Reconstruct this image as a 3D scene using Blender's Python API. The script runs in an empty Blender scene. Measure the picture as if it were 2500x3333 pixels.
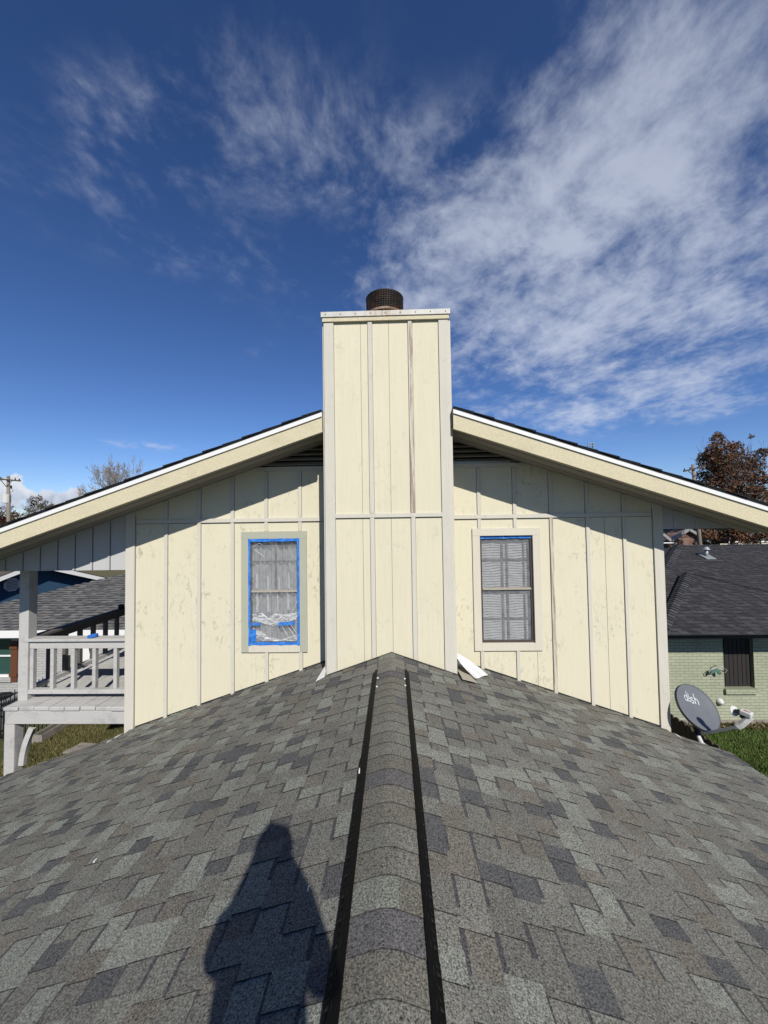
import bpy, bmesh, math, random
from mathutils import Vector, Matrix
random.seed(7)
C = bpy.context.scene
COL = C.collection
R = math.radians

# ------------------------------------------------------------------ camera
F, PITCH, ROLL, YAW = 1236.3, .0341, .0147, -.0251
CAM = Vector((.0496, 0, 1.52))
fw = Vector((math.sin(YAW)*math.cos(PITCH), math.cos(YAW)*math.cos(PITCH), math.sin(PITCH)))
r0 = Vector((math.cos(YAW), -math.sin(YAW), 0)); u0 = r0.cross(fw)
rt = math.cos(ROLL)*r0 - math.sin(ROLL)*u0
up = math.sin(ROLL)*r0 + math.cos(ROLL)*u0
cd = bpy.data.cameras.new("camera"); co = bpy.data.objects.new("camera", cd); COL.objects.link(co)
co.matrix_world = Matrix.Translation(CAM) @ Matrix((rt, up, -fw)).transposed().to_4x4()
cd.sensor_fit = 'HORIZONTAL'; cd.sensor_width = 36; cd.lens = 36*F/2500
cd.clip_start = .02; cd.clip_end = 3000
C.camera = co
C.render.resolution_x = 768; C.render.resolution_y = 1024

def at(px, py, Y):
    "point at depth Y seen at a pixel of the 2500x3333 photo"
    d = fw + rt*((px-1250)/F) - up*((py-1666.5)/F)
    return CAM + d*(Y/d.y)
def atz(px, py, Z):
    d = fw + rt*((px-1250)/F) - up*((py-1666.5)/F)
    return CAM + d*((Z-CAM.z)/d.z)

# ------------------------------------------------------------------ sun + exposure
SUN = Vector((.31, -1, .84)).normalized()
sd = bpy.data.lights.new("sun", 'SUN'); so = bpy.data.objects.new("sun", sd); COL.objects.link(so)
sd.energy = 5.0; sd.angle = R(.53); sd.color = (1, .955, .87)
so.rotation_euler = SUN.to_track_quat('Z', 'Y').to_euler(); so.location = (4, -10, 12)
C.view_settings.view_transform = 'Standard'; C.view_settings.look = 'None'
C.view_settings.exposure = .3; C.view_settings.gamma = 1

# ------------------------------------------------------------------ node helpers
class NT:
    def __init__(s, nt): s.nt = nt; s.n = nt.nodes; s.l = nt.links
    def node(s, t, **kw):
        n = s.n.new(t)
        for k, v in kw.items():
            if k == 'ins':
                for a, b in v.items(): s.set(n.inputs[a], b)
            else: setattr(n, k, v)
        return n
    def set(s, sock, v):
        if isinstance(v, bpy.types.NodeSocket): s.l.new(v, sock)
        else: sock.default_value = v
    def m(s, op, a, b=None, c=None, clamp=False):
        n = s.n.new('ShaderNodeMath'); n.operation = op; n.use_clamp = clamp
        s.set(n.inputs[0], a)
        if b is not None: s.set(n.inputs[1], b)
        if c is not None: s.set(n.inputs[2], c)
        return n.outputs[0]
    def noise(s, vec, scale, detail=3, rough=.55, dist=0):
        n = s.node('ShaderNodeTexNoise', ins={'Scale': scale, 'Detail': detail, 'Roughness': rough, 'Distortion': dist})
        s.l.new(vec, n.inputs['Vector']); return n.outputs['Fac']
    def mapping(s, vec, scale=(1, 1, 1), rot=(0, 0, 0), loc=(0, 0, 0)):
        n = s.node('ShaderNodeMapping'); s.l.new(vec, n.inputs['Vector'])
        n.inputs['Scale'].default_value = scale; n.inputs['Rotation'].default_value = rot; n.inputs['Location'].default_value = loc
        return n.outputs[0]
    def mr(s, v, a, b, c=0, d=1, smooth=False):
        n = s.node('ShaderNodeMapRange', interpolation_type='SMOOTHSTEP' if smooth else 'LINEAR')
        s.set(n.inputs['Value'], v)
        for k, x in (('From Min', a), ('From Max', b), ('To Min', c), ('To Max', d)): s.set(n.inputs[k], x)
        return n.outputs['Result']
    def mix(s, f, a, b, mode='MIX'):
        n = s.node('ShaderNodeMix', data_type='RGBA', blend_type=mode)
        s.set(n.inputs['Factor'], f)
        for k, v in ((6, a), (7, b)):
            if isinstance(v, (tuple, list)): v = (*v[:3], 1)
            s.set(n.inputs[k], v)
        return n.outputs[2]
    def grey(s, v):
        n = s.node('ShaderNodeCombineColor')
        for i in range(3): s.set(n.inputs[i], v)
        return n.outputs[0]

ALB = .69
def mat(name, col=None, rough=.7, fn=None, metal=0, spec=.3, bump=None, coord='Object'):
    m = bpy.data.materials.new(name); m.use_nodes = True
    t = NT(m.node_tree); b = t.n['Principled BSDF']
    b.inputs['Roughness'].default_value = rough; b.inputs['Metallic'].default_value = metal
    b.inputs['Specular IOR Level'].default_value = spec
    if col: b.inputs['Base Color'].default_value = (*[x*ALB for x in col], 1)
    tc = t.node('ShaderNodeTexCoord').outputs[coord]
    if fn:
        c = fn(t, tc)
        h = None
        if isinstance(c, tuple): c, h, dist = c
        c = t.mix(1.0, c, (ALB, ALB, ALB), 'MULTIPLY')
        t.l.new(c, b.inputs['Base Color'])
        if h is not None:
            bn = t.node('ShaderNodeBump', ins={'Strength': .6, 'Distance': dist}); t.l.new(h, bn.inputs['Height'])
            t.l.new(bn.outputs[0], b.inputs['Normal'])
    return m

# ------------------------------------------------------------------ world / sky
def build_world():
    w = bpy.data.worlds.new("World"); C.world = w; w.use_nodes = True
    t = NT(w.node_tree); bg = t.n['Background']
    sky = t.node('ShaderNodeTexSky', sky_type='NISHITA'); sky.sun_disc = False
    sky.sun_elevation = math.asin(SUN.z); sky.sun_rotation = math.atan2(SUN.x, SUN.y)
    sky.air_density = 1.0; sky.dust_density = .1; sky.ozone_density = 3.0
    tc = t.node('ShaderNodeTexCoord').outputs['Generated']
    sp = t.node('ShaderNodeSeparateXYZ'); t.l.new(tc, sp.inputs[0]); X, Y, Z = sp.outputs
    zz = t.m('MAXIMUM', Z, .03)
    yy = t.m('MAXIMUM', Y, .05)
    u = t.m('DIVIDE', X, yy); v = t.m('DIVIDE', Z, yy)
    front = t.mr(Y, .03, .25)
    # planar coordinates of a high cloud sheet
    q = t.m('ADD', zz, .14)
    cp = t.node('ShaderNodeCombineXYZ'); t.l.new(t.m('DIVIDE', X, q), cp.inputs[0]); t.l.new(t.m('DIVIDE', Y, q), cp.inputs[1])
    cv = cp.outputs[0]
    def blob(cu, cv_, ang, la, lb, amp):
        a = R(ang); du = t.m('SUBTRACT', u, cu); dv = t.m('SUBTRACT', v, cv_)
        p = t.m('ADD', t.m('MULTIPLY', du, math.cos(a)/la), t.m('MULTIPLY', dv, math.sin(a)/la))
        s = t.m('ADD', t.m('MULTIPLY', du, -math.sin(a)/lb), t.m('MULTIPLY', dv, math.cos(a)/lb))
        rr = t.m('ADD', t.m('MULTIPLY', p, p), t.m('MULTIPLY', s, s))
        return t.m('MULTIPLY', t.m('EXPONENT', t.m('MULTIPLY', rr, -1)), amp)
    tot = None
    for b in ((.78, 1.15, 55, .62, .30, 1.15), (.55, .84, 35, .36, .20, .68), (.20, .68, 50, .26, .13, .42), (.52, .50, 12, .38, .09, .72), (.40, .60, 0, .30, .07, .30),
              (.55, .27, 6, .13, .028, .42), (.92, .31, 14, .20, .03, .40), (-.62, 1.24, 20, .60, .26, .27), (-.12, 1.02, -8, .42, .20, .42), (-.86, 1.20, -62, .13, .05, .20),
              (-.45, .72, -18, .46, .12, .24), (.98, .66, 25, .34, .16, .70), (.02, .72, 40, .20, .14, .34), (.35, .44, 20, .2, .05, .3), (.80, .42, 20, .32, .10, .55), (.62, .35, 8, .30, .06, .50), (.30, .30, 5, .12, .03, .25), (-.70, 1.0, 10, .3, .2, .10), (-.68, .225, -7, .15, .016, .42), (-.38, .46, 35, .08, .03, .22), (.20, .88, 70, .22, .12, .22)):
        k = blob(*b); tot = k if tot is None else t.m('ADD', tot, k)
    # wispy noise, drawn out along one direction of the sheet
    warp = t.node('ShaderNodeTexNoise', ins={'Scale': 1.3, 'Detail': 3}); t.l.new(cv, warp.inputs['Vector'])
    vm = t.node('ShaderNodeVectorMath', operation='MULTIPLY_ADD'); t.l.new(warp.outputs['Color'], vm.inputs[0]); vm.inputs[1].default_value = (.25, .25, 0); t.l.new(cv, vm.inputs[2])
    wv = vm.outputs[0]
    n1 = t.noise(t.mapping(wv, (1.1, .95, 1), (0, 0, R(-38))), 3.4, 8, .64, .1)
    n2 = t.noise(t.mapping(wv, (1.2, 1, 1), (0, 0, R(-30))), 11, 5, .62, .1)
    n3 = t.noise(wv, .9, 3, .5)
    nn = t.m('ADD', t.m('ADD', t.m('MULTIPLY', n1, .62), t.m('MULTIPLY', n2, .30)), t.m('MULTIPLY', n3, .28))
    dens = t.m('ADD', t.m('MULTIPLY', tot, .56), t.m('MULTIPLY', t.m('SUBTRACT', nn, .598), 3.0))
    dens = t.mr(t.m('MULTIPLY', dens, t.mr(tot, .02, .35)), .0, 1.05, 0, .80, True)
    dens = t.m('MULTIPLY', dens, front)
    ccol = t.mix(t.mr(v, .1, 1.3), (.52, .57, .68), (.40, .44, .54))
    skyc = t.node('ShaderNodeHueSaturation', ins={'Saturation': 1.12, 'Value': 1.0}); t.l.new(sky.outputs[0], skyc.inputs['Color'])
    tint = t.node('ShaderNodeVectorMath', operation='MULTIPLY'); t.l.new(skyc.outputs[0], tint.inputs[0]); tint.inputs[1].default_value = (.90, 1.02, 1.38)
    base = t.node('ShaderNodeVectorMath', operation='SCALE'); t.l.new(tint.outputs[0], base.inputs[0]); base.inputs['Scale'].default_value = SKY_K
    lowb = t.node('ShaderNodeVectorMath', operation='SCALE'); t.l.new(base.outputs[0], lowb.inputs[0]); t.l.new(t.m('ADD', 1.0, t.m('MULTIPLY', t.m('EXPONENT', t.m('MULTIPLY', zz, -3.5)), .55)), lowb.inputs['Scale'])
    c1 = t.mix(dens, lowb.outputs[0], ccol)
    # cumulus bank low on the horizon
    cum = None
    for b in ((-.90, .055, 0, .085, .045, .95), (-.865, .085, 0, .03, .03, .7), (-.94, .085, 0, .03, .03, .6), (-1.03, .115, 0, .035, .04, .8), (-1.15, .09, 0, .13, .05, 1.), (-.70, .045, 0, .06, .03, .7), (.9, .03, 0, .05, .02, .5)):
        k = blob(*b); cum = k if cum is None else t.m('ADD', cum, k)
    cuv = t.node('ShaderNodeCombineXYZ'); t.l.new(u, cuv.inputs[0]); t.l.new(v, cuv.inputs[1])
    n4 = t.noise(cuv.outputs[0], 22, 6, .55)
    cd_ = t.mr(t.m('MULTIPLY', t.m('ADD', cum, t.m('MULTIPLY', t.m('SUBTRACT', n4, .5), 1.4)), t.mr(cum, .03, .3)), .38, .62, 0, .92, True)
    cd_ = t.m('MULTIPLY', cd_, front)
    sh = t.mr(t.m('ADD', v, t.m('MULTIPLY', t.m('SUBTRACT', t.noise(cuv.outputs[0], 30, 4), .5), .12)), .03, .12)
    c2 = t.mix(cd_, c1, t.mix(sh, (.26, .31, .43), (.62, .64, .69)))
    inv = t.node('ShaderNodeVectorMath', operation='SCALE'); t.l.new(c2, inv.inputs[0]); inv.inputs['Scale'].default_value = 1/SKY_K
    t.l.new(inv.outputs[0], bg.inputs['Color']); bg.inputs['Strength'].default_value = SKY_K
SKY_K = .05
build_world()

# ------------------------------------------------------------------ mesh builder
class MB:
    def __init__(s): s.v = []; s.f = []; s.c = []
    def face(s, pts, col=None):
        i = len(s.v); s.v += [tuple(p) for p in pts]; s.f.append(tuple(range(i, i+len(pts)))); s.c.append(col)
    def hexa(s, p, col=None):      # p: 4 bottom + 4 top, both counter-clockwise seen from above
        i = len(s.v); s.v += [tuple(q) for q in p]
        for f in ((3, 2, 1, 0), (4, 5, 6, 7), (0, 1, 5, 4), (1, 2, 6, 5), (2, 3, 7, 6), (3, 0, 4, 7)):
            s.f.append(tuple(i+k for k in f)); s.c.append(col)
        return s
    def box(s, x0, x1, y0, y1, z0, z1, col=None):
        return s.hexa([(x0, y0, z0), (x1, y0, z0), (x1, y1, z0), (x0, y1, z0), (x0, y0, z1), (x1, y0, z1), (x1, y1, z1), (x0, y1, z1)], col)
    def prism(s, poly, y0, y1, col=None):   # poly in (x, z), extruded along y
        n = len(poly); i = len(s.v)
        a = sum(poly[k][0]*poly[(k+1) % n][1]-poly[(k+1) % n][0]*poly[k][1] for k in range(n))
        if a < 0: poly = poly[::-1]
        s.v += [(x, y0, z) for x, z in poly] + [(x, y1, z) for x, z in poly]
        s.f.append(tuple(i+k for k in range(n))); s.f.append(tuple(i+n+k for k in reversed(range(n)))); s.c += [col, col]
        for k in range(n):
            k2 = (k+1) % n; s.f.append((i+k2, i+k, i+n+k, i+n+k2)); s.c.append(col)
        return s
    def extrude(s, pts, d, col=None):   # planar 3D polygon extruded by vector d
        n = len(pts); i = len(s.v); d = Vector(d); pts = [Vector(p) for p in pts]
        s.v += [tuple(p) for p in pts]+[tuple(p+d) for p in pts]
        s.f.append(tuple(i+k for k in range(n))); s.f.append(tuple(i+n+k for k in reversed(range(n)))); s.c += [col, col]
        for k in range(n):
            k2 = (k+1) % n; s.f.append((i+k2, i+k, i+n+k, i+n+k2)); s.c.append(col)
        return s
    def tube(s, pts, rad, seg=8, caps=True):
        pts = [Vector(p) for p in pts]; n = len(pts)
        if not isinstance(rad, (list, tuple)): rad = [rad]*n
        i = len(s.v); px = None
        for k, p in enumerate(pts):
            d = (pts[min(k+1, n-1)]-pts[max(k-1, 0)]).normalized()
            if px is None: px = d.orthogonal().normalized()
            px = (px-d*px.dot(d)).normalized(); py = d.cross(px)
            for j in range(seg):
                a = 2*math.pi*j/seg; s.v.append(tuple(p+(px*math.cos(a)+py*math.sin(a))*rad[k]))
        for k in range(n-1):
            for j in range(seg):
                a = i+k*seg+j; b = i+k*seg+(j+1) % seg
                s.f.append((a, b, b+seg, a+seg)); s.c.append(None)
        if caps:
            s.f.append(tuple(i+j for j in reversed(range(seg)))); s.f.append(tuple(i+(n-1)*seg+j for j in range(seg))); s.c += [None, None]
        return s
    def bar(s, a, b, w, h, upv=(0, 0, 1)):   # rectangular bar a->b
        a, b = Vector(a), Vector(b); d = (b-a).normalized(); x = d.cross(Vector(upv)).normalized()*(w/2); y = x.cross(d).normalized()*(h/2)
        q = [p+sx*x+sy*y for p in (a, b) for sx, sy in ((-1, -1), (1, -1), (1, 1), (-1, 1))]
        i = len(s.v); s.v += [tuple(k) for k in q]
        for f in ((0, 1, 2, 3), (7, 6, 5, 4), (0, 4, 5, 1), (1, 5, 6, 2), (2, 6, 7, 3), (3, 7, 4, 0)):
            s.f.append(tuple(i+k for k in f)); s.c.append(None)
        return s
    def build(s, name, m, parent=None, smooth=False, bevel=0, fix=True):
        me = bpy.data.meshes.new(name); me.from_pydata(s.v, [], s.f); me.validate()
        if any(c is not None for c in s.c) and len(me.polygons) == len(s.c):
            at_ = me.color_attributes.new('Col', 'FLOAT_COLOR', 'CORNER'); arr = []
            for p, c in zip(me.polygons, s.c):
                arr += [*(c or (.2, .2, .2)), 1.0]*p.loop_total
            at_.data.foreach_set('color', arr)
        if fix:
            bm = bmesh.new(); bm.from_mesh(me); bmesh.ops.recalc_face_normals(bm, faces=bm.faces); bm.to_mesh(me); bm.free()
        if smooth:
            me.polygons.foreach_set('use_smooth', [True]*len(me.polygons))
        for mm in (m if isinstance(m, (list, tuple)) else [m]): me.materials.append(mm)
        o = bpy.data.objects.new(name, me); COL.objects.link(o)
        if bevel:
            b = o.modifiers.new('bevel', 'BEVEL'); b.width = bevel; b.segments = 2; b.limit_method = 'ANGLE'; b.harden_normals = False
        if parent is not None:
            o.parent = parent
            if parent.type == 'EMPTY': o.matrix_parent_inverse = Matrix.Translation(parent.location).inverted()
        return o

def thing(name, loc, label, cat, group=None):
    o = bpy.data.objects.new(name, None); COL.objects.link(o); o.location = loc; o.empty_display_size = .1
    o['label'] = label; o['category'] = cat
    if group: o['group'] = group
    return o
def tag(o, label, cat, group=None):
    o['label'] = label; o['category'] = cat
    if group: o['group'] = group
    return o
def struct(o, kind='structure', label=None):
    o['kind'] = kind
    if label: o['label'] = label
    return o

# ------------------------------------------------------------------ materials
def paint(base, stain=(.45, .42, .34), amt=.35, grain=.10, seed=0, sc=1.0, bumpd=.002):
    def fn(t, v):
        v = t.mapping(v, loc=(seed*3.1, seed*1.7, seed*.9))
        g = t.noise(t.mapping(v, (55*sc, 55*sc, 2.2)), 1, 4, .65)
        b = t.noise(v, 1.6*sc, 4, .6)
        s = t.noise(t.mapping(v, (10*sc, 10*sc, 5*sc)), 1.6, 7, .75, .9)
        s2 = t.noise(v, 1.3*sc, 2)
        smear = t.m('MULTIPLY', t.mr(s, .545, .66), t.mr(s2, .44, .60))
        c = t.mix(t.m('MULTIPLY', t.mr(b, .3, .7), .5), base, tuple(x*.93 for x in base))
        c = t.mix(t.m('MULTIPLY', smear, amt), c, stain)
        k = t.mr(g, .2, .8, 1-grain, 1+grain*.5)
        c = t.mix(1.0, c, t.grey(k), 'MULTIPLY')
        return c, g, bumpd
    return fn
YEL = (.757, .707, .535)
M = {}
M['siding'] = mat('yellow_siding', fn=paint(YEL, (.38, .35, .28), .85, .045, 1), rough=.75)
M['siding_chim'] = mat('yellow_chimney_siding', fn=paint(YEL, (.50, .46, .36), .4, .07, 3, .8), rough=.75)
M['trim'] = mat('primed_trim', fn=paint((.68, .648, .56), (.46, .42, .36), .5, .12, 5, 1.6), rough=.8)
M['trim_clean'] = mat('cream_trim', fn=paint((.71, .66, .55), (.5, .46, .38), .3, .07, 8), rough=.75)
M['trim_green'] = mat('greenish_trim', fn=paint((.46, .47, .38), (.36, .37, .32), .4, .06, 9), rough=.75)
def worn(t, v):
    g = t.noise(t.mapping(v, (60, 60, 3)), 1, 5, .7)
    s = t.noise(t.mapping(v, (30, 30, 1.6)), 1, 5, .7, .4)
    c = t.mix(t.mr(s, .46, .56), (.68, .63, .53), (.38, .30, .24))
    return t.mix(1.0, c, t.grey(t.mr(g, .2, .8, .82, 1.08)), 'MULTIPLY'), g, .003
M['trim_worn'] = mat('worn_batten', fn=worn, rough=.85)
def stucco(t, v):
    n = t.noise(v, 42, 5, .75); b = t.noise(v, 3, 4)
    c = t.mix(t.mr(n, .38, .62), (.72, .655, .465), (.625, .555, .385))
    c = t.mix(t.m('MULTIPLY', t.mr(b, .55, .75), .3), c, (.42, .36, .24))
    return c, n, .004
M['barge'] = mat('rough_yellow_bargeboard', fn=stucco, rough=.85)
M['baffle'] = mat('grey_black_plastic', (.028, .028, .027), .6, spec=.1)
M['gap'] = mat('dark_joint', (.17, .15, .125), .9)
M['white'] = mat('white_paint', (.86, .86, .85), .5)
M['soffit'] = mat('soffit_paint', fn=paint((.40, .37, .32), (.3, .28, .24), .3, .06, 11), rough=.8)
M['greywhite'] = mat('pale_grey_siding', fn=paint((.56, .56, .565), (.4, .39, .38), .3, .05, 13), rough=.75)
def deckfn(base):
    def fn(t, v):
        g = t.noise(t.mapping(v, (45, 3, 45)), 1, 5, .7); g2 = t.noise(t.mapping(v, (3, 40, 40)), 1, 5, .7)
        s = t.noise(v, 4, 6, .7)
        c = t.mix(t.mr(s, .52, .72), base, tuple(x*.72 for x in base))
        gg = t.m('MULTIPLY', t.m('ADD', g, g2), .5)
        return t.mix(1.0, c, t.grey(t.mr(gg, .3, .7, .86, 1.06)), 'MULTIPLY'), gg, .006
    return fn
M['deck'] = mat('weathered_white_wood', fn=deckfn((.55, .54, .525)), rough=.85)
M['deck_floor'] = mat('weathered_deck_floor', fn=deckfn((.47, .45, .42)), rough=.85)
def granule(scale=230, contrast=1.0, tint=(1, 1, 1), bumpd=.0025):
    def fn(t, v):
        a = t.node('ShaderNodeAttribute', attribute_name='Col').outputs['Color']
        n = t.noise(v, scale, 2, .8); n2 = t.noise(v, scale*.45, 2, .6); b = t.noise(v, 1.1, 4, .6)
        k = t.m('ADD', t.mr(n, .30, .70, 1-.62*contrast, 1+.62*contrast), t.mr(n2, .3, .7, -.16, .16))
        k = t.m('MULTIPLY', k, t.mr(b, .3, .7, .90, 1.08))
        c = t.mix(1.0, a, t.grey(k), 'MULTIPLY')
        return t.mix(1.0, c, tint, 'MULTIPLY'), n, bumpd
    return fn
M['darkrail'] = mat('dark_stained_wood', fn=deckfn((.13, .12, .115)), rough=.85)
M['shingle'] = mat('granule_shingle', fn=granule(135, 1.45, (.955, .952, .915)), rough=.92, spec=.15)
M['shingle_far'] = mat('neighbour_shingle', fn=granule(60, .25), rough=.92, spec=.15)
M['black'] = mat('black_plastic', (.006, .006, .006), .55, spec=.08)
M['blackish'] = mat('dark_paint', (.022, .023, .024), .6)
def tapefn(t, v):
    n = t.noise(v, 18, 4, .6)
    return t.mix(t.mr(n, .4, .62), (.022, .16, .62), (.06, .27, .76)), n, .003
M['tape'] = mat('blue_masking_tape', fn=tapefn, rough=.55)
def screenmat():
    m = bpy.data.materials.new('insect_screen'); m.use_nodes = True; t = NT(m.node_tree)
    b = t.n['Principled BSDF']; b.inputs['Base Color'].default_value = (.30, .31, .32, 1); b.inputs['Roughness'].default_value = .6
    tr = t.node('ShaderNodeBsdfTransparent'); mx = t.node('ShaderNodeMixShader')
    tc = t.node('ShaderNodeTexCoord').outputs['Object']
    k = t.mr(t.noise(tc, 11, 5, .65), .3, .7, .20, .46)
    t.set(mx.inputs[0], k); t.l.new(tr.outputs[0], mx.inputs[1]); t.l.new(b.outputs[0], mx.inputs[2])
    t.l.new(mx.outputs[0], t.n['Material Output'].inputs[0]); return m
M['screen'] = screenmat()
def filmmat():
    m = bpy.data.materials.new('clear_plastic_film'); m.use_nodes = True; t = NT(m.node_tree)
    b = t.n['Principled BSDF']; b.inputs['Base Color'].default_value = (.85, .87, .9, 1); b.inputs['Roughness'].default_value = .18
    tr = t.node('ShaderNodeBsdfTransparent'); mx = t.node('ShaderNodeMixShader')
    tc = t.node('ShaderNodeTexCoord').outputs['Object']
    n = t.noise(t.mapping(tc, (18, 18, 6)), 1, 5, .6, 1.2)
    bn = t.node('ShaderNodeBump', ins={'Strength': .8, 'Distance': .02}); t.l.new(n, bn.inputs['Height']); t.l.new(bn.outputs[0], b.inputs['Normal'])
    t.set(mx.inputs[0], t.mr(n, .45, .75, .03, .13)); t.l.new(tr.outputs[0], mx.inputs[1]); t.l.new(b.outputs[0], mx.inputs[2])
    t.l.new(mx.outputs[0], t.n['Material Output'].inputs[0]); return m
M['film'] = filmmat()
def glassmat():
    m = mat('window_glass', (.05, .055, .06), .08, spec=.5); t = NT(m.node_tree); b = t.n['Principled BSDF']
    tr = t.node('ShaderNodeBsdfTransparent'); mx = t.node('ShaderNodeMixShader'); mx.inputs[0].default_value = .25
    t.l.new(tr.outputs[0], mx.inputs[1]); t.l.new(b.outputs[0], mx.inputs[2]); t.l.new(mx.outputs[0], t.n['Material Output'].inputs[0]); return m
M['glass'] = glassmat()
M['curtain'] = mat('curtain_cloth', (.52, .53, .54), .9)
M['blind'] = mat('window_blind', (.70, .71, .72), .7)
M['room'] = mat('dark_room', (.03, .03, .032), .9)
M['bronze'] = mat('bronze_frame', (.075, .06, .052), .5)
M['muntin'] = mat('grey_muntin', (.17, .165, .16), .6)
M['tan'] = mat('tan_rail', (.42, .38, .31), .5)
def capfn(t, v):
    n = t.noise(v, 9, 5, .65); st = t.noise(t.mapping(v, (30, 30, 4)), 1, 4, .7)
    sp = t.node('ShaderNodeSeparateXYZ'); t.l.new(v, sp.inputs[0])
    band = t.mr(t.m('ABSOLUTE', t.m('ADD', sp.outputs[0], 0.0)), .10, .32, 1, 0)
    k = t.m('MULTIPLY', band, t.mr(st, .42, .60))
    return t.mix(t.m('MULTIPLY', k, .75), t.mix(t.mr(n, .4, .7), (.66, .65, .60), (.52, .51, .47)), (.42, .25, .11))
M['cap'] = mat('rusty_white_metal', fn=capfn, rough=.5)
def rustfn(t, v):
    n = t.noise(v, 12, 5, .7)
    return t.mix(t.mr(n, .45, .65), (.016, .013, .012), (.07, .034, .02))
M['mesh'] = mat('sooty_mesh', fn=rustfn, rough=.7)
M['ring'] = mat('rusty_ring', fn=lambda t, v: t.mix(t.mr(t.noise(v, 14, 5), .4, .6), (.30, .23, .17), (.17, .09, .045)), rough=.7)
M['galv'] = mat('galvanised_steel', fn=lambda t, v: t.mix(t.noise(v, 12, 4), (.27, .31, .33), (.44, .47, .48)), rough=.45, metal=.3)
M['dish'] = mat('dish_grey', fn=lambda t, v: t.mix(t.mr(t.noise(v, 6, 5, .7), .3, .8), (.135, .145, .165), (.175, .185, .20)), rough=.5)
M['arm'] = mat('arm_grey', fn=lambda t, v: t.mix(t.noise(v, 9, 4), (.52, .52, .50), (.66, .66, .63)), rough=.55)
M['letters'] = mat('pale_lettering', (.58, .61, .64), .6)
M['red'] = mat('red_lettering', (.5, .03, .06), .6)
M['lnb'] = mat('white_plastic', (.68, .68, .66), .5)
M['cloth'] = mat('white_cloth', fn=lambda t, v: (t.mix(t.noise(v, 8, 4), (.62, .62, .62), (.84, .84, .84)), t.noise(v, 25, 4), .01), rough=.85)
def brickfn(c1, c2, mortar, sx=1.0, axis='xz'):
    def fn(t, v):
        sp = t.node('ShaderNodeSeparateXYZ'); t.l.new(v, sp.inputs[0]); cb = t.node('ShaderNodeCombineXYZ')
        t.l.new(sp.outputs[0], cb.inputs[0]); t.l.new(sp.outputs[2], cb.inputs[1])
        b = t.node('ShaderNodeTexBrick', ins={'Scale': 1.0, 'Mortar Size': .007, 'Mortar Smooth': .2, 'Brick Width': .225*sx, 'Row Height': .076*sx})
        b.offset = .5; t.l.new(cb.outputs[0], b.inputs['Vector'])
        for k, c in (('Color1', c1), ('Color2', c2), ('Mortar', mortar)): b.inputs[k].default_value = (*c, 1)
        n = t.noise(v, 1.2, 5, .6)
        c = t.mix(1.0, b.outputs['Color'], t.grey(t.mr(n, .3, .7, .86, 1.08)), 'MULTIPLY')
        h = t.m('SUBTRACT', 1.0, b.outputs['Fac'])
        return c, h, .01
    return fn
M['brick_green'] = mat('pale_green_brick', fn=brickfn((.38, .41, .29), (.44, .46, .34), (.27, .29, .20)), rough=.85)
M['brick_white'] = mat('pale_grey_brick', fn=brickfn((.46, .455, .44), (.52, .515, .50), (.36, .35, .34)), rough=.85)
M['brick_mix'] = mat('mottled_brick', fn=brickfn((.30, .20, .16), (.12, .055, .045), (.18, .13, .11), 1.8), rough=.9)
M['shutter'] = mat('brown_wood', fn=lambda t, v: t.mix(t.noise(t.mapping(v, (20, 20, 3)), 1, 4), (.10, .035, .015), (.17, .065, .03)), rough=.7)
M['greenglass'] = mat('green_glass', (.035, .085, .075), .15, spec=.6)
M['blue'] = mat('navy_siding', fn=lambda t, v: t.mix(t.noise(v, 3, 4), (.022, .065, .13), (.03, .085, .16)), rough=.8)
M['moss'] = mat('mossy_roof', fn=lambda t, v: (t.mix(t.mr(t.noise(t.mapping(v, (1, 1, 1)), 3.5, 6, .7), .4, .6), (.11, .115, .045), (.13, .10, .06)), t.noise(v, 6, 4), .05), rough=.95)
def grassfn(c1, c2, c3):
    def fn(t, v):
        n = t.noise(v, .55, 5, .6); n2 = t.noise(v, 5, 5, .7); n3 = t.noise(v, 55, 3, .8)
        c = t.mix(t.mr(n, .35, .65), c1, c2); c = t.mix(t.mr(n2, .48, .66), c, c3)
        return t.mix(1.0, c, t.grey(t.mr(n3, .3, .7, .55, 1.3)), 'MULTIPLY'), n3, .05
    return fn
M['ground'] = mat('turf', fn=grassfn((.06, .09, .02), (.09, .105, .03), (.13, .115, .045)), rough=.95)
def bladefn(t, v):
    a = t.node('ShaderNodeAttribute', attribute_name='Col').outputs['Color']
    return t.mix(1.0, a, t.grey(t.mr(t.noise(v, 1.5, 4), .3, .7, .75, 1.15)), 'MULTIPLY')
M['blade'] = mat('leaf_colour', fn=bladefn, rough=.75)
M['fence'] = mat('dark_fence_wood', fn=lambda t, v: t.mix(t.noise(t.mapping(v, (20, 20, 2)), 1, 5), (.05, .038, .03), (.105, .085, .068)), rough=.9)
M['iron'] = mat('black_iron', (.012, .012, .018), .5)
M['bark'] = mat('bark', fn=lambda t, v: (t.mix(t.noise(t.mapping(v, (6, 6, 2)), 1, 5), (.05, .04, .032), (.12, .10, .08)), t.noise(v, 8, 4), .03), rough=.95)
M['twig'] = mat('pale_twigs', (.32, .28, .24), .9)
M['pole'] = mat('pole_wood', fn=lambda t, v: t.mix(t.noise(t.mapping(v, (9, 9, .6)), 1, 5), (.17, .14, .115), (.33, .285, .24)), rough=.9)
M['concrete'] = mat('concrete', fn=lambda t, v: t.mix(t.mr(t.noise(v, 7, 6, .7), .35, .7), (.36, .33, .29), (.17, .15, .13)), rough=.95)
M['jacket'] = mat('jacket', (.03, .035, .05), .8)
M['skin'] = mat('skin', (.55, .33, .24), .5)
M['jeans'] = mat('jeans', (.05, .07, .12), .9)

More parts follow.
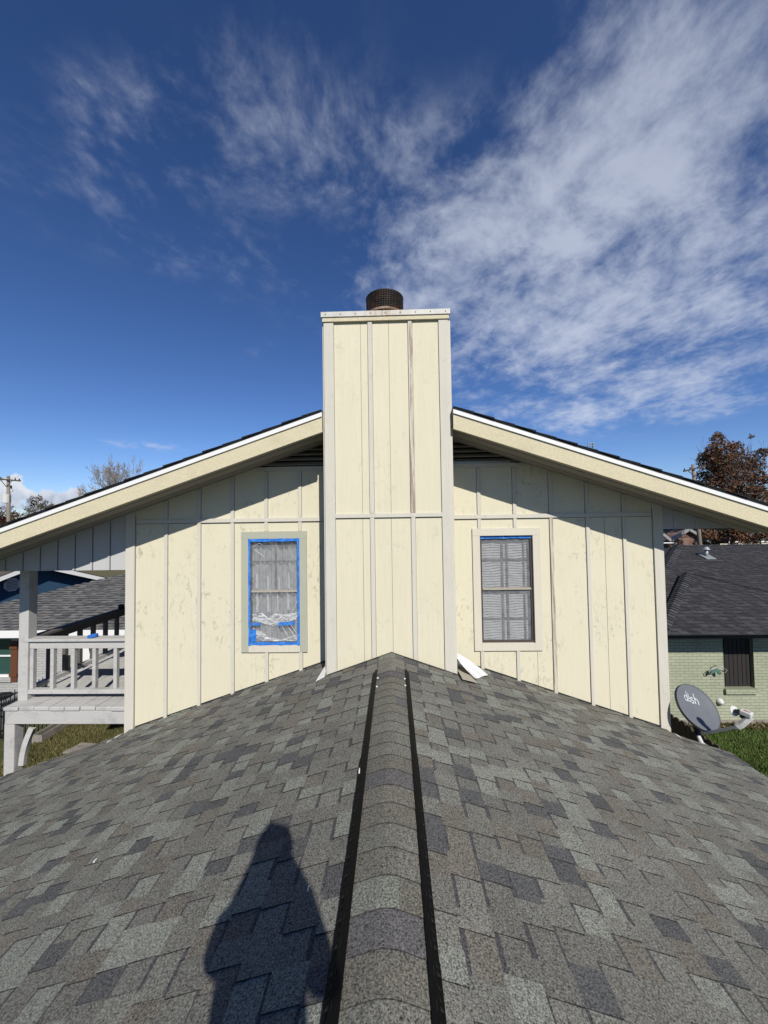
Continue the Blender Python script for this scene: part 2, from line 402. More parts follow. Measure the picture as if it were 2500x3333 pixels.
# ------------------------------------------------------------------ shingle courses on an arbitrary plane
PAL = [((.240, .250, .228), 17), ((.202, .200, .185), 32), ((.178, .175, .163), 26), ((.180, .167, .149), 12), ((.108, .110, .116), 14)]
def pick(pal):
    s = random.random()*sum(w for _, w in pal)
    for c, w in pal:
        s -= w
        if s < 0: break
    k = random.uniform(.93, 1.07); return tuple(x*k for x in c)
def courses(mb, P, rows, y0f, y1f, exp=.15, pal=PAL, seg=(.09, .20), band=(.088, .086, .095), lift=.0065, tooth=.0065, grid=0):
    roff = 0
    "P(s, y, h) maps slope distance / length along course / height above deck to a point"
    for i in range(rows):
        s0, s1 = i*exp, (i+1)*exp
        y = y0f(i); y1 = y1f(i); lvl = random.random() < .5
        if grid:      # tabs of nearly equal width, lined up over neighbouring courses
            roff = (roff + random.choice((0, 0, 0, .045, -.045, .08))) if i else 0.0
            yy = y-.4+roff % grid; ys = [yy]
            while yy < y1:
                st = grid*random.choice((1, 1, 1, 1, .75, 1.3)); yy += st; ys.append(min(yy+random.uniform(-.012, .012), y1))
        else:
            y -= random.uniform(0, .2); ys = [y]
            while y < y1: y += random.uniform(*seg); ys.append(min(y, y1))
        col = pick(pal)
        for a, b in zip(ys, ys[1:]):
            a = max(a, y0f(i))
            if b-a < .004: continue
            if random.random() < .93: col = pick(pal)
            h = tooth if lvl else 0
            j = random.uniform(-.003, .003)
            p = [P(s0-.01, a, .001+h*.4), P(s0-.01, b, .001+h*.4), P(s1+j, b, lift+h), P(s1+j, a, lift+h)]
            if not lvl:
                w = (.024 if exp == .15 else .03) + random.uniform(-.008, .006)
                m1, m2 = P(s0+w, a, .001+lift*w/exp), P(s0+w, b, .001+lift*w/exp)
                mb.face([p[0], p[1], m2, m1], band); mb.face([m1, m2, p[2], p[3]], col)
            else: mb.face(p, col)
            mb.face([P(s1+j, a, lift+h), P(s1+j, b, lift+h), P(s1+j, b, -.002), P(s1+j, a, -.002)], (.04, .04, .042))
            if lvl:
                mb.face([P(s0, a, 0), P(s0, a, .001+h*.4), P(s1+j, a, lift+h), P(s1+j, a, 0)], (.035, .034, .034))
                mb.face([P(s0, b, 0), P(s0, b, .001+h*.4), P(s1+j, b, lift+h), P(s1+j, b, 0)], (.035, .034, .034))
            lvl = not lvl

# ================================================================== THE SETTING
GZ = -3.9
g = MB()
def gz(x, y): return GZ
N = 60
g.face([(-900, -900, GZ), (900, -900, GZ), (900, 1500, GZ), (-900, 1500, GZ)])
struct(g.build('ground', M['ground']), label='wide lawn and earth around the houses')

# ================================================================== MAIN HOUSE
YW, YC, YB = 5.15, 4.59, 4.52         # facade, chimney front, bargeboard front
SL = 1/3; SU = .34
house = thing('house', (0, 5.15, GZ), 'pale yellow board and batten house with a tall chimney and grey shingled lower roof', 'house')
def roofz(x): return -SL*abs(x)
# facade wall in strips round the openings
OPZ0, OPZ1 = -.07, 1.355
WOP = [(-1.93, -1.235), (1.20, 1.90)]
VENTZ, VENTX = 2.335, 1.72
def ztop(x): return min(2.955-SU*abs(x), VENTZ)
w = MB()
xs = [-3.62, -VENTX-.103, -1.93, -1.235, 1.20, 1.90, VENTX+.103, 3.605]; xs.sort()
for a, b in zip(xs, xs[1:]):
    hole = any(abs(a-p) < .09+1e-6 and a >= p-1e-6 and b <= q+1e-6 for p, q in WOP) or any(a >= p-1e-6 and b <= q+1e-6 for p, q in WOP)
    top = [(b, ztop(b)), (a, ztop(a))]
    if hole:
        w.prism([(a, -2.2), (b, -2.2), (b, OPZ0), (a, OPZ0)], YW, YW+.12)
        w.prism([(a, OPZ1), (b, OPZ1)]+top, YW, YW+.12)
    else: w.prism([(a, -2.2), (b, -2.2)]+top, YW, YW+.12)
w.build('wall', M['siding'], house)
# lower storey and side walls, so the house has a body
w = MB(); w.box(-3.62, -3.5, YW+.12, 13, GZ, 1.6); w.box(3.5, 3.605, YW+.12, 13, GZ, 1.6); w.box(-3.62, 3.605, 12.9, 13, GZ, 1.6)
w.box(-3.5, 3.5, YW+.02, YW+.12, GZ, -2.2)
w.box(-4.2, -4.1, -3, YW, GZ, -1.5); w.box(3.9, 4.0, -3, YW, GZ, -1.5)
w.build('side_wall', M['siding'], house)
# louvred gable vent
vt = MB()
for k in range(9):
    z = VENTZ+.02+k*.068; hw = (2.95-z)/SU
    if hw < .1: break
    vt.hexa([(-hw, YW+.005, z), (hw, YW+.005, z), (hw, YW+.075, z+.045), (-hw, YW+.075, z+.045), (-hw, YW+.005, z+.012), (hw, YW+.005, z+.012), (hw, YW+.075, z+.057), (-hw, YW+.075, z+.057)])
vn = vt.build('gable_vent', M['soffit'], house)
vb = MB(); vb.prism([(-1.8, VENTZ), (1.8, VENTZ), (0, 2.95)], YW+.11, YW+.13); vb.build('vent_backing', M['blackish'], vn)
vb = MB(); vb.box(.79, 1.62, YW-.028, YW-.001, VENTZ-.004, VENTZ+.022); vb.build('flashing', M['galv'], vn)
# battens and bands
def batten(x, z0, z1, wd=.046, th=.019, m='trim', y=YW, name='batten', par=house, lean=0, key='x'):
    b = MB(); b.hexa([(x-wd/2-lean, y-th, z0), (x+wd/2-lean, y-th, z0), (x+wd/2-lean, y, z0), (x-wd/2-lean, y, z0), (x-wd/2, y-th, z1), (x+wd/2, y-th, z1), (x+wd/2, y, z1), (x-wd/2, y, z1)])
    return b.build(name, M[m], par, bevel=.003)
BX = [-3.075, -2.615, -2.155, -1.69, -1.225, 1.20, 1.675, 2.155, 2.635, 3.115]
for x in BX:
    ax = abs(x); wm = 'trim_worn' if x in (2.155, 1.20) else 'trim'
    batten(x, 1.641, min(2.955-SU*(ax+.025), VENTZ-.06)-.004)
    if ax < 2.0:
        batten(x, 1.456, 1.584); batten(x, roofz(ax)-.05, -.168, m=wm)
    else: batten(x, roofz(ax)-.05, 1.584, m=wm)
b = MB()
xe = [-3.46, 3.46]
b.box(-3.46, 3.45, YW-.024, YW, 1.585, 1.640); b.build('band', M['trim'], house, bevel=.003)
b = MB(); b.prism([(-1.84, VENTZ-.06), (1.84, VENTZ-.06), (1.84-.055/SU, VENTZ), (-1.84+.055/SU, VENTZ)], YW-.021, YW); b.build('frieze', M['trim'], house)
# seams of the panels
s = MB()
for x in BX:
    s.box(x-.027, x+.027, YW-.0012, YW, roofz(x)-.02, OPZ0-.1 if abs(x) < 2 else 1.58)
    s.box(x-.027, x+.027, YW-.0012, YW, 1.645, min(2.955-SU*(abs(x)+.03), VENTZ-.06))
s.box(-3.5, 3.48, YW-.0022, YW-.0013, 1.579, 1.586); s.box(-3.506, -3.499, YW-.0022, YW, -1.2, 1.7); s.box(3.484, 3.491, YW-.0022, YW, -1.2, 1.7)
for x in (1.93, 2.86): s.box(x-.002, x+.002, YW-.0015, YW, roofz(x)-.02, 1.58 if x > 2 else -.17)  # shade in the panel grooves put in as thin dark strips
s.build('panel_seam', M['gap'], house)
# corner boards
for x0, x1 in ((-3.63, -3.505), (3.49, 3.615)):
    b = MB(); xa = max(abs(x0), abs(x1)); b.prism([(x0, -1.34), (x1, -1.34), (x1, 2.95-SU*abs(x1)), (x0, 2.95-SU*abs(x0))], YW-.024, YW+.03); b.build('corner_board', M['trim'], house, bevel=.003)
# dark flashing where the roof meets the walls
for sg in (-1, 1):
    b = MB(); b.prism([(sg*.80, roofz(.80)-.02), (sg*3.49, roofz(3.49)-.02), (sg*3.49, roofz(3.49)+.012), (sg*.80, roofz(.80)+.012)], YW-.006, YW-.0035); b.build('wall_flashing', M['blackish'], house)
    b = MB(); b.prism([(0, .0), (sg*.77, roofz(.77)-.02), (sg*.77, roofz(.77)+.006), (0, .012)], YC-.0260, YC-.0235); b.build('wall_flashing', M['blackish'], house)
# windows
def window(x0, x1, side):
    z0, z1 = OPZ0, OPZ1
    cm = 'trim_green' if side < 0 else 'trim_clean'
    tr = MB(); w_ = .1; y0, y1 = YW-.024, YW
    tr.box(x0-w_, x1+w_, y0-.002, y1, z1, z1+.1)
    tr.box(x0-w_, x0, y0, y1, z0-.1, z1); tr.box(x1, x1+w_, y0, y1, z0-.1, z1)
    win = tr.build('window', M[cm], house, bevel=.002)
    b = MB(); b.box(x0, x1, y0-.001, y1, z0-.1, z0); b.build('sill', M['trim_clean'], win, bevel=.002)
    f = MB(); t_ = .028; ya, yb = YW+.012, YW+.06
    f.box(x0, x0+t_, ya, yb, z0, z1); f.box(x1-t_, x1, ya, yb, z0, z1); f.box(x0+t_, x1-t_, ya, yb, z0, z0+t_); f.box(x0+t_, x1-t_, ya, yb, z1-t_, z1)
    f.build('frame', M['bronze'], win)
    zm = .642
    f = MB(); f.box(x0+t_, x1-t_, ya-.008, ya+.03, zm-.013, zm+.013); f.build('meeting_rail', M['tan'], win)
    # insect screen
    sc = MB(); sc.face([(x0+t_, YW+.030, z0+t_), (x1-t_, YW+.030, z0+t_), (x1-t_, YW+.030, z1-t_), (x0+t_, YW+.030, z1-t_)]); sc.build('screen', M['screen'], win)
    gl = MB(); gl.face([(x0+t_, YW+.056, z0+t_), (x1-t_, YW+.056, z0+t_), (x1-t_, YW+.056, z1-t_), (x0+t_, YW+.056, z1-t_)]); gl.build('pane', M['glass'], win)
    mu = MB(); xm = (x0+x1)/2
    if side < 0:
        mu.box(xm-.012, xm+.012, YW+.062, YW+.072, zm, z1); mu.box(x0, x1, YW+.062, YW+.07, 1.03, 1.05)
    else:
        for dx in (-.035, .03): mu.box(xm+dx-.011, xm+dx+.011, YW+.062, YW+.072, z0, z1)
        mu.box(x0, x1, YW+.062, YW+.07, 1.02, 1.04); mu.box(x0, x1, YW+.062, YW+.07, .23, .245)
        mu.box(x1-.1, x1-.085, YW+.062, YW+.072, z0, z1)
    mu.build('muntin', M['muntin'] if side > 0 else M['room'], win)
    cu = MB(); n = 90
    if side < 0:   # gathered curtain
        pts = [(x0+(x1-x0)*i/n, YW+.10+.022*math.sin(i*.62)+.014*math.sin(i*.23+1)) for i in range(n+1)]
        for (xa, ya_), (xb, yb_) in zip(pts, pts[1:]): cu.face([(xa, ya_, z0), (xb, yb_, z0), (xb, yb_-.004, z1), (xa, ya_-.004, z1)])
        cu.build('curtain', M['curtain'], win, smooth=True, fix=False)
    else:          # slatted blind, slightly crooked
        nz = 40
        for k in range(nz):
            z = z0+.01+(z1-z0-.04)*k/nz
            for i in range(14):
                xa, xb = x0+(x1-x0)*i/14, x0+(x1-x0)*(i+1)/14
                d = lambda x: .008*math.sin(x*13+k*.25)+.004*math.sin(x*27+k*.9)
                cu.face([(xa, YW+.085, z+d(xa)), (xb, YW+.085, z+d(xb)), (xb, YW+.098, z+.028+d(xb)), (xa, YW+.098, z+.028+d(xa))])
        cu.build('blind', M['blind'], win, fix=False)
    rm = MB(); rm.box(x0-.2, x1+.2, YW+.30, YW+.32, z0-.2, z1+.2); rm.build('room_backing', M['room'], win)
    return win
window(*WOP[0], -1); window(*WOP[1], 1)
# chimney chase
CX0, CX1, CTOP = -.776, .750, 4.02
ch = MB()
ch.prism([(CX0+.01, -.35), (0, -.1), (CX1-.01, -.35), (CX1-.01, CTOP), (CX0+.01, CTOP)], YC, YC+1.05)
chim = ch.build('chimney', M['siding_chim'], house)
for x0, x1, zc in ((CX0, CX0+.122, CTOP), (CX1-.118, CX1, CTOP)):
    b = MB(); b.box(x0, x1, YC-.02, YC+.03, -.36, zc); b.build('corner_board', M['trim'], chim, bevel=.003)
for x0, x1 in ((CX0-.02, CX0-.0005), (CX1+.0005, CX1+.03)):
    b = MB(); b.box(x0, x1, YC+.012, YC+.11, -.42, CTOP); b.build('corner_board', M['trim'], chim, bevel=.002)
for x, wn in ((-.208, 0), (.285, 1)):
    for z0, z1 in ((roofz(x)-.06, 1.61), (1.662, CTOP)):
        batten(x, z0, z1, .052, .019, 'trim_worn' if wn and z0 > 1 else 'trim', YC, par=chim)
b = MB(); b.box(CX0+.122, CX1-.118, YC-.022, YC, 1.61, 1.66); b.build('band', M['trim'], chim, bevel=.003)
b = MB()
for x in (-.208, .285): b.box(x-.030, x+.030, YC-.0008, YC, -.12, CTOP)
b.box(CX0+.118, CX0+.1255, YC-.0014, YC, -.2, CTOP); b.box(CX1-.1215, CX1-.114, YC-.0014, YC, -.2, CTOP); b.box(CX0+.12, CX1-.116, YC-.0018, YC-.0009, 1.604, 1.611)
for x in (-.324, .022): b.box(x-.002, x+.002, YC-.0012, YC, -.12, CTOP)  # groove shade on the chase, laid on as dark slivers
b.build('panel_seam', M['gap'], chim)
b = MB(); b.box(CX0-.015, CX1+.012, YC-.034, YC+1.08, CTOP, CTOP+.052); b.build('crown_trim', M['barge'], chim, bevel=.003)
b = MB(); b.box(CX0-.03, CX1+.025, YC-.046, YC+1.10, CTOP+.052, CTOP+.118)
cp = b.build('chimney_cap', M['cap'], chim, bevel=.004)
for k in range(9):
    x = CX0+.03+k*.183; b = MB(); b.tube([(x, YC-.046, CTOP+.085), (x, YC-.052, CTOP+.085)], .006, 8); b.build('nail', M['bronze'], chim)
# flue with spark arrestor
fx, fy, fz = -.025, YC+.42, CTOP+.118
fl = MB(); ns = 72
R0 = .246; Z0, Z1 = fz+.03, 4.545
for k in range(ns):
    a = 2*math.pi*k/ns; c, s_ = math.cos(a)*R0, math.sin(a)*R0
    fl.bar((fx+c, fy+s_, Z0), (fx+c, fy+s_, Z1), .006, .006, (c, s_, 0))
for j in range(14):
    z = Z0+(Z1-Z0)*j/13
    for k in range(ns):
        a, a2 = 2*math.pi*k/ns, 2*math.pi*(k+1)/ns
        fl.bar((fx+R0*math.cos(a), fy+R0*math.sin(a), z), (fx+R0*math.cos(a2), fy+R0*math.sin(a2), z), .006, .006)
fl.build('spark_screen', M['mesh'], chim)
def lathe(prof, cx, cy, seg=48):
    m = MB()
    for k in range(seg):
        a, a2 = 2*math.pi*k/seg, 2*math.pi*(k+1)/seg
        for (r1, z1), (r2, z2) in zip(prof, prof[1:]):
            m.face([(cx+r1*math.cos(a), cy+r1*math.sin(a), z1), (cx+r1*math.cos(a2), cy+r1*math.sin(a2), z1), (cx+r2*math.cos(a2), cy+r2*math.sin(a2), z2), (cx+r2*math.cos(a), cy+r2*math.sin(a), z2)])
    return m
lathe([(.001, 4.56), (.20, 4.555), (.252, 4.543), (.252, 4.533), (.2, 4.535), (.001, 4.535)], fx, fy).build('lid', M['mesh'], chim, smooth=False)
lathe([(.249, 4.285), (.253, 4.285), (.253, 4.315), (.249, 4.315), (.249, 4.285)], fx, fy).build('ring', M['ring'], chim)
lathe([(.150, fz-.02), (.150, 4.33), (.14, 4.33), (.14, fz-.02)], fx, fy).build('flue_pipe', M['mesh'], chim)
# upper roof: bargeboards, white drip edge, shingle slab, soffit
for sg, xi, xo in ((-1, .797, 6.0), (1, .781, 4.72)):
    def P2(x, c): return (sg*x, c-SU*x)
    b = MB(); b.prism([P2(xi, 2.922), P2(xo, 2.922), P2(xo, 3.107), P2(xi, 3.107)], YB, YB+.04); b.build('bargeboard', M['barge'], house)
    b = MB(); b.prism([P2(xi, 3.107), P2(xo, 3.107), P2(xo, 3.163), P2(xi, 3.163)], YB-.018, YB+.04); b.build('drip_edge', M['white'], house)
    # soffit boards parallel to the bargeboard with open joints
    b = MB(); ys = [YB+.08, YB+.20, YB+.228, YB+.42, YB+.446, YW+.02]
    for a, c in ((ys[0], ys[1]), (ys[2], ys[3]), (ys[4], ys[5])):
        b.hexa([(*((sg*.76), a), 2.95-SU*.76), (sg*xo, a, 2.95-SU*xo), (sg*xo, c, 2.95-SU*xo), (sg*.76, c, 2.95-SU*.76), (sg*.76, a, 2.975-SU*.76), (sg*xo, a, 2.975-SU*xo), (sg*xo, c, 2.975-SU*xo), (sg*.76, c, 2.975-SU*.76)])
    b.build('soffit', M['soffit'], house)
    b = MB(); b.prism([P2(xi, 2.99), P2(xo, 2.99), P2(xo, 3.150), P2(xi, 3.150)], YB+.05, YC+1.06); b.prism([P2(.0, 2.99), P2(xo, 2.99), P2(xo, 3.150), P2(.0, 3.150)], YC+1.062, 13.2); b.build('roof_deck', M['blackish'], house)
    b = MB()
    b.prism([P2(xi, 3.165), P2(xo+.02, 3.165), P2(xo+.02, 3.180), P2(xi, 3.180)], YB-.03, YC+1.06, (.02, .02, .021)); b.prism([P2(.0, 3.165), P2(xo+.02, 3.165), P2(xo+.02, 3.180), P2(.0, 3.180)], YC+1.062, 13.2, (.05, .05, .055))
    n = 0; x = xi
    while x < xo:      # shingle ends stepping along the rake
        x2 = min(x+.24, xo); b.prism([P2(x, 3.182), P2(x2, 3.176), P2(x2, 3.198), P2(x, 3.186)], YB-.034-.01*(n % 2), YB+.1, (.02, .02, .021)); x = x2; n += 1
    b.build('roof_shingles', M['shingle'], house)
# pale grey gable infill beside the yellow wall
b = MB(); b.prism([(-6.05, .955), (-3.631, .955), (-3.631, 2.95-SU*3.631), (-5.85, 2.95-SU*5.85), (-6.05, .957)], YW+.005, YW+.06); inf = b.build('gable_infill', M['greywhite'], house)
for k in range(9):
    x = -3.86-.246*k
    zt = 2.95-SU*abs(x)-.01
    if zt > .99:
        b = MB(); b.box(x-.03, x-.006, YW-.008, YW+.004, .958, zt); bt = b.build('batten', M['greywhite'], inf); b = MB(); b.box(x-.006, x+.004, YW+.002, YW+.0045, .957, zt); b.build('joint', M['gap'], inf)
b = MB(); b.box(-6.05, -3.64, YW+.06, YW+.5, .955, 1.0); b.build('porch_ceiling', M['greywhite'], inf)
b = MB(); b.prism([(3.616, 1.41), (4.53, 1.41), (3.616, 2.95-SU*3.616)], YW+.005, YW+.06); inr = b.build('gable_infill', M['greywhite'], house)
for x in (3.79, 4.07):
    b = MB(); b.box(x-.02, x+.02, YW-.01, YW+.004, 1.41, 2.95-SU*x-.01); b.build('batten', M['greywhite'], inr)

# ---- lower roof
cs, sn = math.cos(math.atan(SL)), math.sin(math.atan(SL))
for sg, xe in ((-1, 5.62), (1, 4.33)):
    lr = MB(); rows = int(xe/cs/.15)
    P = lambda s, y, h, sg=sg: Vector((sg*(s*cs+h*sn), y, -s*sn+h*cs-.012))
    off = random.uniform(0, .1)
    # rake at the facade: inside the wall line for |x|<3.6, then a free edge
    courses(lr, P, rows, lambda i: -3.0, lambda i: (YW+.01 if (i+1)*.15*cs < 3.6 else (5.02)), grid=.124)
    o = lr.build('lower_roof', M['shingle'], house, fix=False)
    b = MB(); b.hexa([P(0, -3, -.05), P(xe/cs, -3, -.05), P(xe/cs, 5.0, -.05), P(0, 5.0, -.05), P(0, -3, -.012), P(xe/cs, -3, -.012), P(xe/cs, 5.0, -.012), P(0, 5.0, -.012)])
    b.build('roof_edge', M['blackish'], house)
# ridge caps, lapped and rounded
CAPPAL = [((.192, .190, .172), 40), ((.176, .168, .148), 26), ((.210, .219, .195), 18), ((.145, .140, .146), 14)]
cap = MB(); y = -2.6; k = 0
RD = [.06]
def capz(x):
    ax = abs(x); r = RD[0]; return (-.5*SL*ax*ax/r if ax < r else -SL*(ax-r/2)) + (.008 if r > .03 else .002)
ycuts = []
while y < 4.52:
    ycuts.append(y); y += .143
for i, y in enumerate(ycuts):
    y1 = min(y+.143, 4.60); col = pick(CAPPAL); dd = random.uniform(-.0015, .0015); col2 = pick(CAPPAL) if random.random() < .25 else col
    RD[0] = .06 if y < 4.05 else .012
    nx = 14; W = .160 if y < 4.05 else .150
    for j in range(nx):
        xa, xb = -W+2*W*j/nx+dd, -W+2*W*(j+1)/nx+dd
        ha, hb = .002, (.007 if y < 4.1 else .004)     # near end is the exposed butt edge
        cc = col if j < nx*.6 else col2
        cap.face([(xa, y, capz(xa)+hb), (xb, y, capz(xb)+hb), (xb, y1+.004, capz(xb)+ha), (xa, y1+.004, capz(xa)+ha)], cc)
        cap.face([(xa, y, capz(xa)+hb), (xb, y, capz(xb)+hb), (xb, y-.001, capz(xb)-.000), (xa, y-.001, capz(xa)-.000)], (.05, .049, .048))
    for x in (-W+dd, W+dd):
        cap.face([(x, y, capz(x)+.010), (x, y1, capz(x)+.002), (x, y1, capz(x)-.02), (x, y, capz(x)-.02)], (.01, .01, .01))
cap.build('ridge_cap', M['shingle'], house, fix=False)
# rolled ridge vent under the caps: black louvred edges
for sg in (-1, 1):
    v_ = MB(); fb = MB()
    def Q(x, y, h): return (sg*x, y, -SL*x+h)
    for (ya, yb, j) in ((-2.6, 1.42, .008), (1.42, 2.62, .003), (2.62, 4.10, -.004)):
        x0, x1, x2 = (.145, .178+j, .199+j) if sg < 0 else (.145, .172+j*.4, .188+j*.5)
        sect = [(x0, .034), (x1, .031), (x1+.003, .014), (x2, .012), (x2, .001), (x0, .001)]
        for (xa, ha), (xb, hb) in zip(sect, sect[1:]):
            v_.face([Q(xa, ya, ha), Q(xb, ya, hb), Q(xb, yb, hb), Q(xa, yb, ha)])
        v_.face([Q(x, ya, h) for x, h in sect]); v_.face([Q(x, yb, h) for x, h in sect])
        y = ya+.02; q = 0
        while y < yb-.03:
            fb.face([Q(x1-.012, y, .0335), Q(x1-.012, y+.03, .0335), Q(x2-.001, y+.018, .0135)]) if q % 3 == 0 else fb.face([Q(x1-.004, y, .033), Q(x1-.004, y+.012, .033), Q(x2-.006, y+.008, .0145)])
            y += .032; q += 1
    n0 = len(v_.f)
    for f_ in fb.f: v_.face([fb.v[k] for k in f_])
    o_ = v_.build('ridge_vent', [M['black'], M['baffle']], house, fix=False)
    for p_ in o_.data.polygons:
        if p_.index >= n0: p_.material_index = 1
RD[0] = .06
for x, y in ((-.135, 3.86), (-.135, 3.66), (.135, 3.84), (.135, 3.68)): b = MB(); b.tube([(x, y, capz(x)+.010), (x, y, capz(x)+.018)], .009, 10); b.build('sealant_dot', M['white'], house)
# step flashing scraps
b = MB(); b.extrude([(-.80, 4.72, -.165), (-.795, 4.52, -.262), (-.89, 4.46, -.292)], (.002, .004, 0)); b.build('flashing', M['arm'], house)
b = MB(); b.extrude([(-3.61, 5.08, -1.205), (-3.62, 5.01, -1.208), (-3.70, 4.90, -1.235), (-3.72, 4.96, -1.242), (-3.67, 5.03, -1.224)], (0, 0, -.004)); b.build('kickout_flashing', M['lnb'], house)
b = MB(); b.extrude([(3.60, 5.07, -1.203), (3.60, 5.00, -1.203), (3.66, 4.93, -1.222), (3.69, 4.99, -1.232), (3.64, 5.03, -1.216)], (0, 0, -.004)); b.build('kickout_flashing', M['lnb'], house)
b = MB(); b.extrude([(.79, 4.66, -.235), (.80, 4.38, -.235), (.98, 4.42, -.295), (.93, 4.60, -.28)], (0, 0, -.004)); b.build('flashing', M['tan'], house)

# ---- loose things on the roof
# white cloth tucked into the corner right of the chimney
def roofhit(px, py, lift=0, sg=1):
    d = fw + rt*((px-1250)/F) - up*((py-1666.5)/F); k = (lift-CAM.z-sg*SL*CAM.x)/(d.z+sg*SL*d.x); return CAM+d*k
cl = MB(); nu, nv = 26, 18
TL, TR = at(1482, 2132, 4.78), at(1489, 2126, 4.84)
MLp, MRp = at(1500, 2166, 4.70), at(1545, 2158, 4.86)
BLp, BRp = roofhit(1541, 2204, .02), roofhit(1594, 2197, .015)
def bez(a, b_, c, t_): return a*(1-t_)**2+b_*2*t_*(1-t_)+c*t_*t_
def clp(i, j):
    a, b_ = i/nu, j/nv
    p = bez(TL, MLp, BLp, a).lerp(bez(TR, MRp, BRp, a), b_)
    f_ = .016*a*(math.sin(b_*15+a*2)+.6*math.sin(b_*27+1-a*4)); p += Vector((.2, -.8, .6))*f_
    if a > .8: p += Vector((.0, -.10, 0))*(a-.8)*(1+math.sin(b_*7))*1.2
    p.z = max(p.z, roofz(p.x)+.008); return p
for i in range(nu):
    for j in range(nv): cl.face([clp(i, j), clp(i+1, j), clp(i+1, j+1), clp(i, j+1)])
o = cl.build('cloth', M['cloth'], None, smooth=False, fix=False)
bm = bmesh.new(); bm.from_mesh(o.data); bmesh.ops.remove_doubles(bm, verts=bm.verts, dist=1e-4); bm.to_mesh(o.data); bm.free()
o.data.polygons.foreach_set('use_smooth', [True]*len(o.data.polygons))
tag(o, 'crumpled white cloth lying on the shingles at the foot of the chimney', 'cloth')
# debris chips
for px, py, lab in ((1003, 2898, 'small white chip on the shingles beside the long shadow'), (1170, 2520, 'white sliver caught in the black ridge vent'), (310, 2805, 'tiny white flake on the shingles of the grey roof')):
    d = fw + rt*((px-1250)/F) - up*((py-1666.5)/F); tt = (-CAM.z + 0)/(d.z - SL*d.x) if False else None
    # intersect with the left slope z = SL*x
    k = (CAM.x*SL - CAM.z)/(d.z - SL*d.x); p = CAM + d*k
    b = MB(); b.hexa([(p.x-.004, p.y-.014, p.z+.006), (p.x+.004, p.y-.012, p.z+.007), (p.x+.003, p.y+.014, p.z+.007), (p.x-.004, p.y+.012, p.z+.006), (p.x-.003, p.y-.012, p.z+.012+(.02 if px == 1170 else 0)), (p.x+.004, p.y-.010, p.z+.012+(.02 if px == 1170 else 0)), (p.x+.003, p.y+.012, p.z+.011+(.02 if px == 1170 else 0)), (p.x-.002, p.y+.012, p.z+.012+(.02 if px == 1170 else 0))])
    tag(b.build('paint_chip', M['white']), lab, 'paint chip')

# ---- plastic film taped over the left window
x0, x1 = WOP[0]; z0, z1 = OPZ0, OPZ1
film = thing('plastic_sheeting', ((x0+x1)/2, YW-.03, z0), 'clear wrinkled plastic sheet taped with blue tape over the window', 'plastic sheet')
fm = MB(); nu, nv = 30, 50
def fp(i, j):
    x = x0+.02+(x1-x0-.04)*i/nu; z = z0+.02+(z1-z0-.04)*j/nv
    return (x, YW-.012+.006*math.sin(x*31+z*9)+.004*math.sin(z*23-x*40), z)
for i in range(nu):
    for j in range(nv): fm.face([fp(i, j), fp(i+1, j), fp(i+1, j+1), fp(i, j+1)])
fm.build('film', M['film'], film, smooth=True, fix=False)
cm_ = mat('bright_crease', (.95, .97, 1.0), .3)
def P3(px, py): q = at(px, py, YW-.022); return q
def crease(pts, r=.0022): MB().tube([P3(700+a/2.765, 1450+b_/2.765) for a, b_ in pts], [r*.3]+[r]*(len(pts)-2)+[r*.3], 5).build('crease', cm_, film)
for pts in (((340, 1525), (420, 1510), (480, 1560), (540, 1515), (620, 1530), (740, 1505)), ((338, 1565), (400, 1580), (470, 1560), (560, 1590), (660, 1580)), ((345, 1540), (430, 1590), (520, 1620), (600, 1600)),
            ((560, 1520), (640, 1560), (700, 1640), (742, 1700)), ((370, 1650), (430, 1690), (490, 1740)), ((380, 1700), (440, 1725), (560, 1755)), ((600, 1620), (640, 1690), (680, 1755)), ((640, 1610), (700, 1690), (742, 1750)),
            ((345, 905), (400, 880), (435, 900)), ((345, 935), (395, 965), (445, 1005)), ((350, 905), (350, 940), (420, 940)), ((690, 1510), (720, 1450), (742, 1390))): crease(pts, .0013 if pts[0][1] in (1300, 1290, 1280) else .0021)
fold_m = bpy.data.materials.new('gathered_film'); fold_m.use_nodes = True; t_ = NT(fold_m.node_tree)
b_ = t_.n['Principled BSDF']; b_.inputs['Base Color'].default_value = (.8, .82, .84, 1); b_.inputs['Roughness'].default_value = .35
tr_n = t_.node('ShaderNodeBsdfTransparent'); mx_n = t_.node('ShaderNodeMixShader')
t_.set(mx_n.inputs[0], t_.mr(t_.noise(t_.mapping(t_.node('ShaderNodeTexCoord').outputs['Object'], (14, 14, 60)), 1, 5, .65, .8), .42, .66, .04, .62))
t_.l.new(tr_n.outputs[0], mx_n.inputs[1]); t_.l.new(b_.outputs[0], mx_n.inputs[2]); t_.l.new(mx_n.outputs[0], t_.n['Material Output'].inputs[0])
highlight_m = bpy.data.materials.new('film_highlight'); highlight_m.use_nodes = True; t_ = NT(highlight_m.node_tree)
t_.n['Principled BSDF'].inputs['Base Color'].default_value = (.75, .77, .79, 1); tr_n = t_.node('ShaderNodeBsdfTransparent'); mx_n = t_.node('ShaderNodeMixShader'); mx_n.inputs[0].default_value = .17
t_.l.new(tr_n.outputs[0], mx_n.inputs[1]); t_.l.new(t_.n['Principled BSDF'].outputs[0], mx_n.inputs[2]); t_.l.new(mx_n.outputs[0], t_.n['Material Output'].inputs[0])
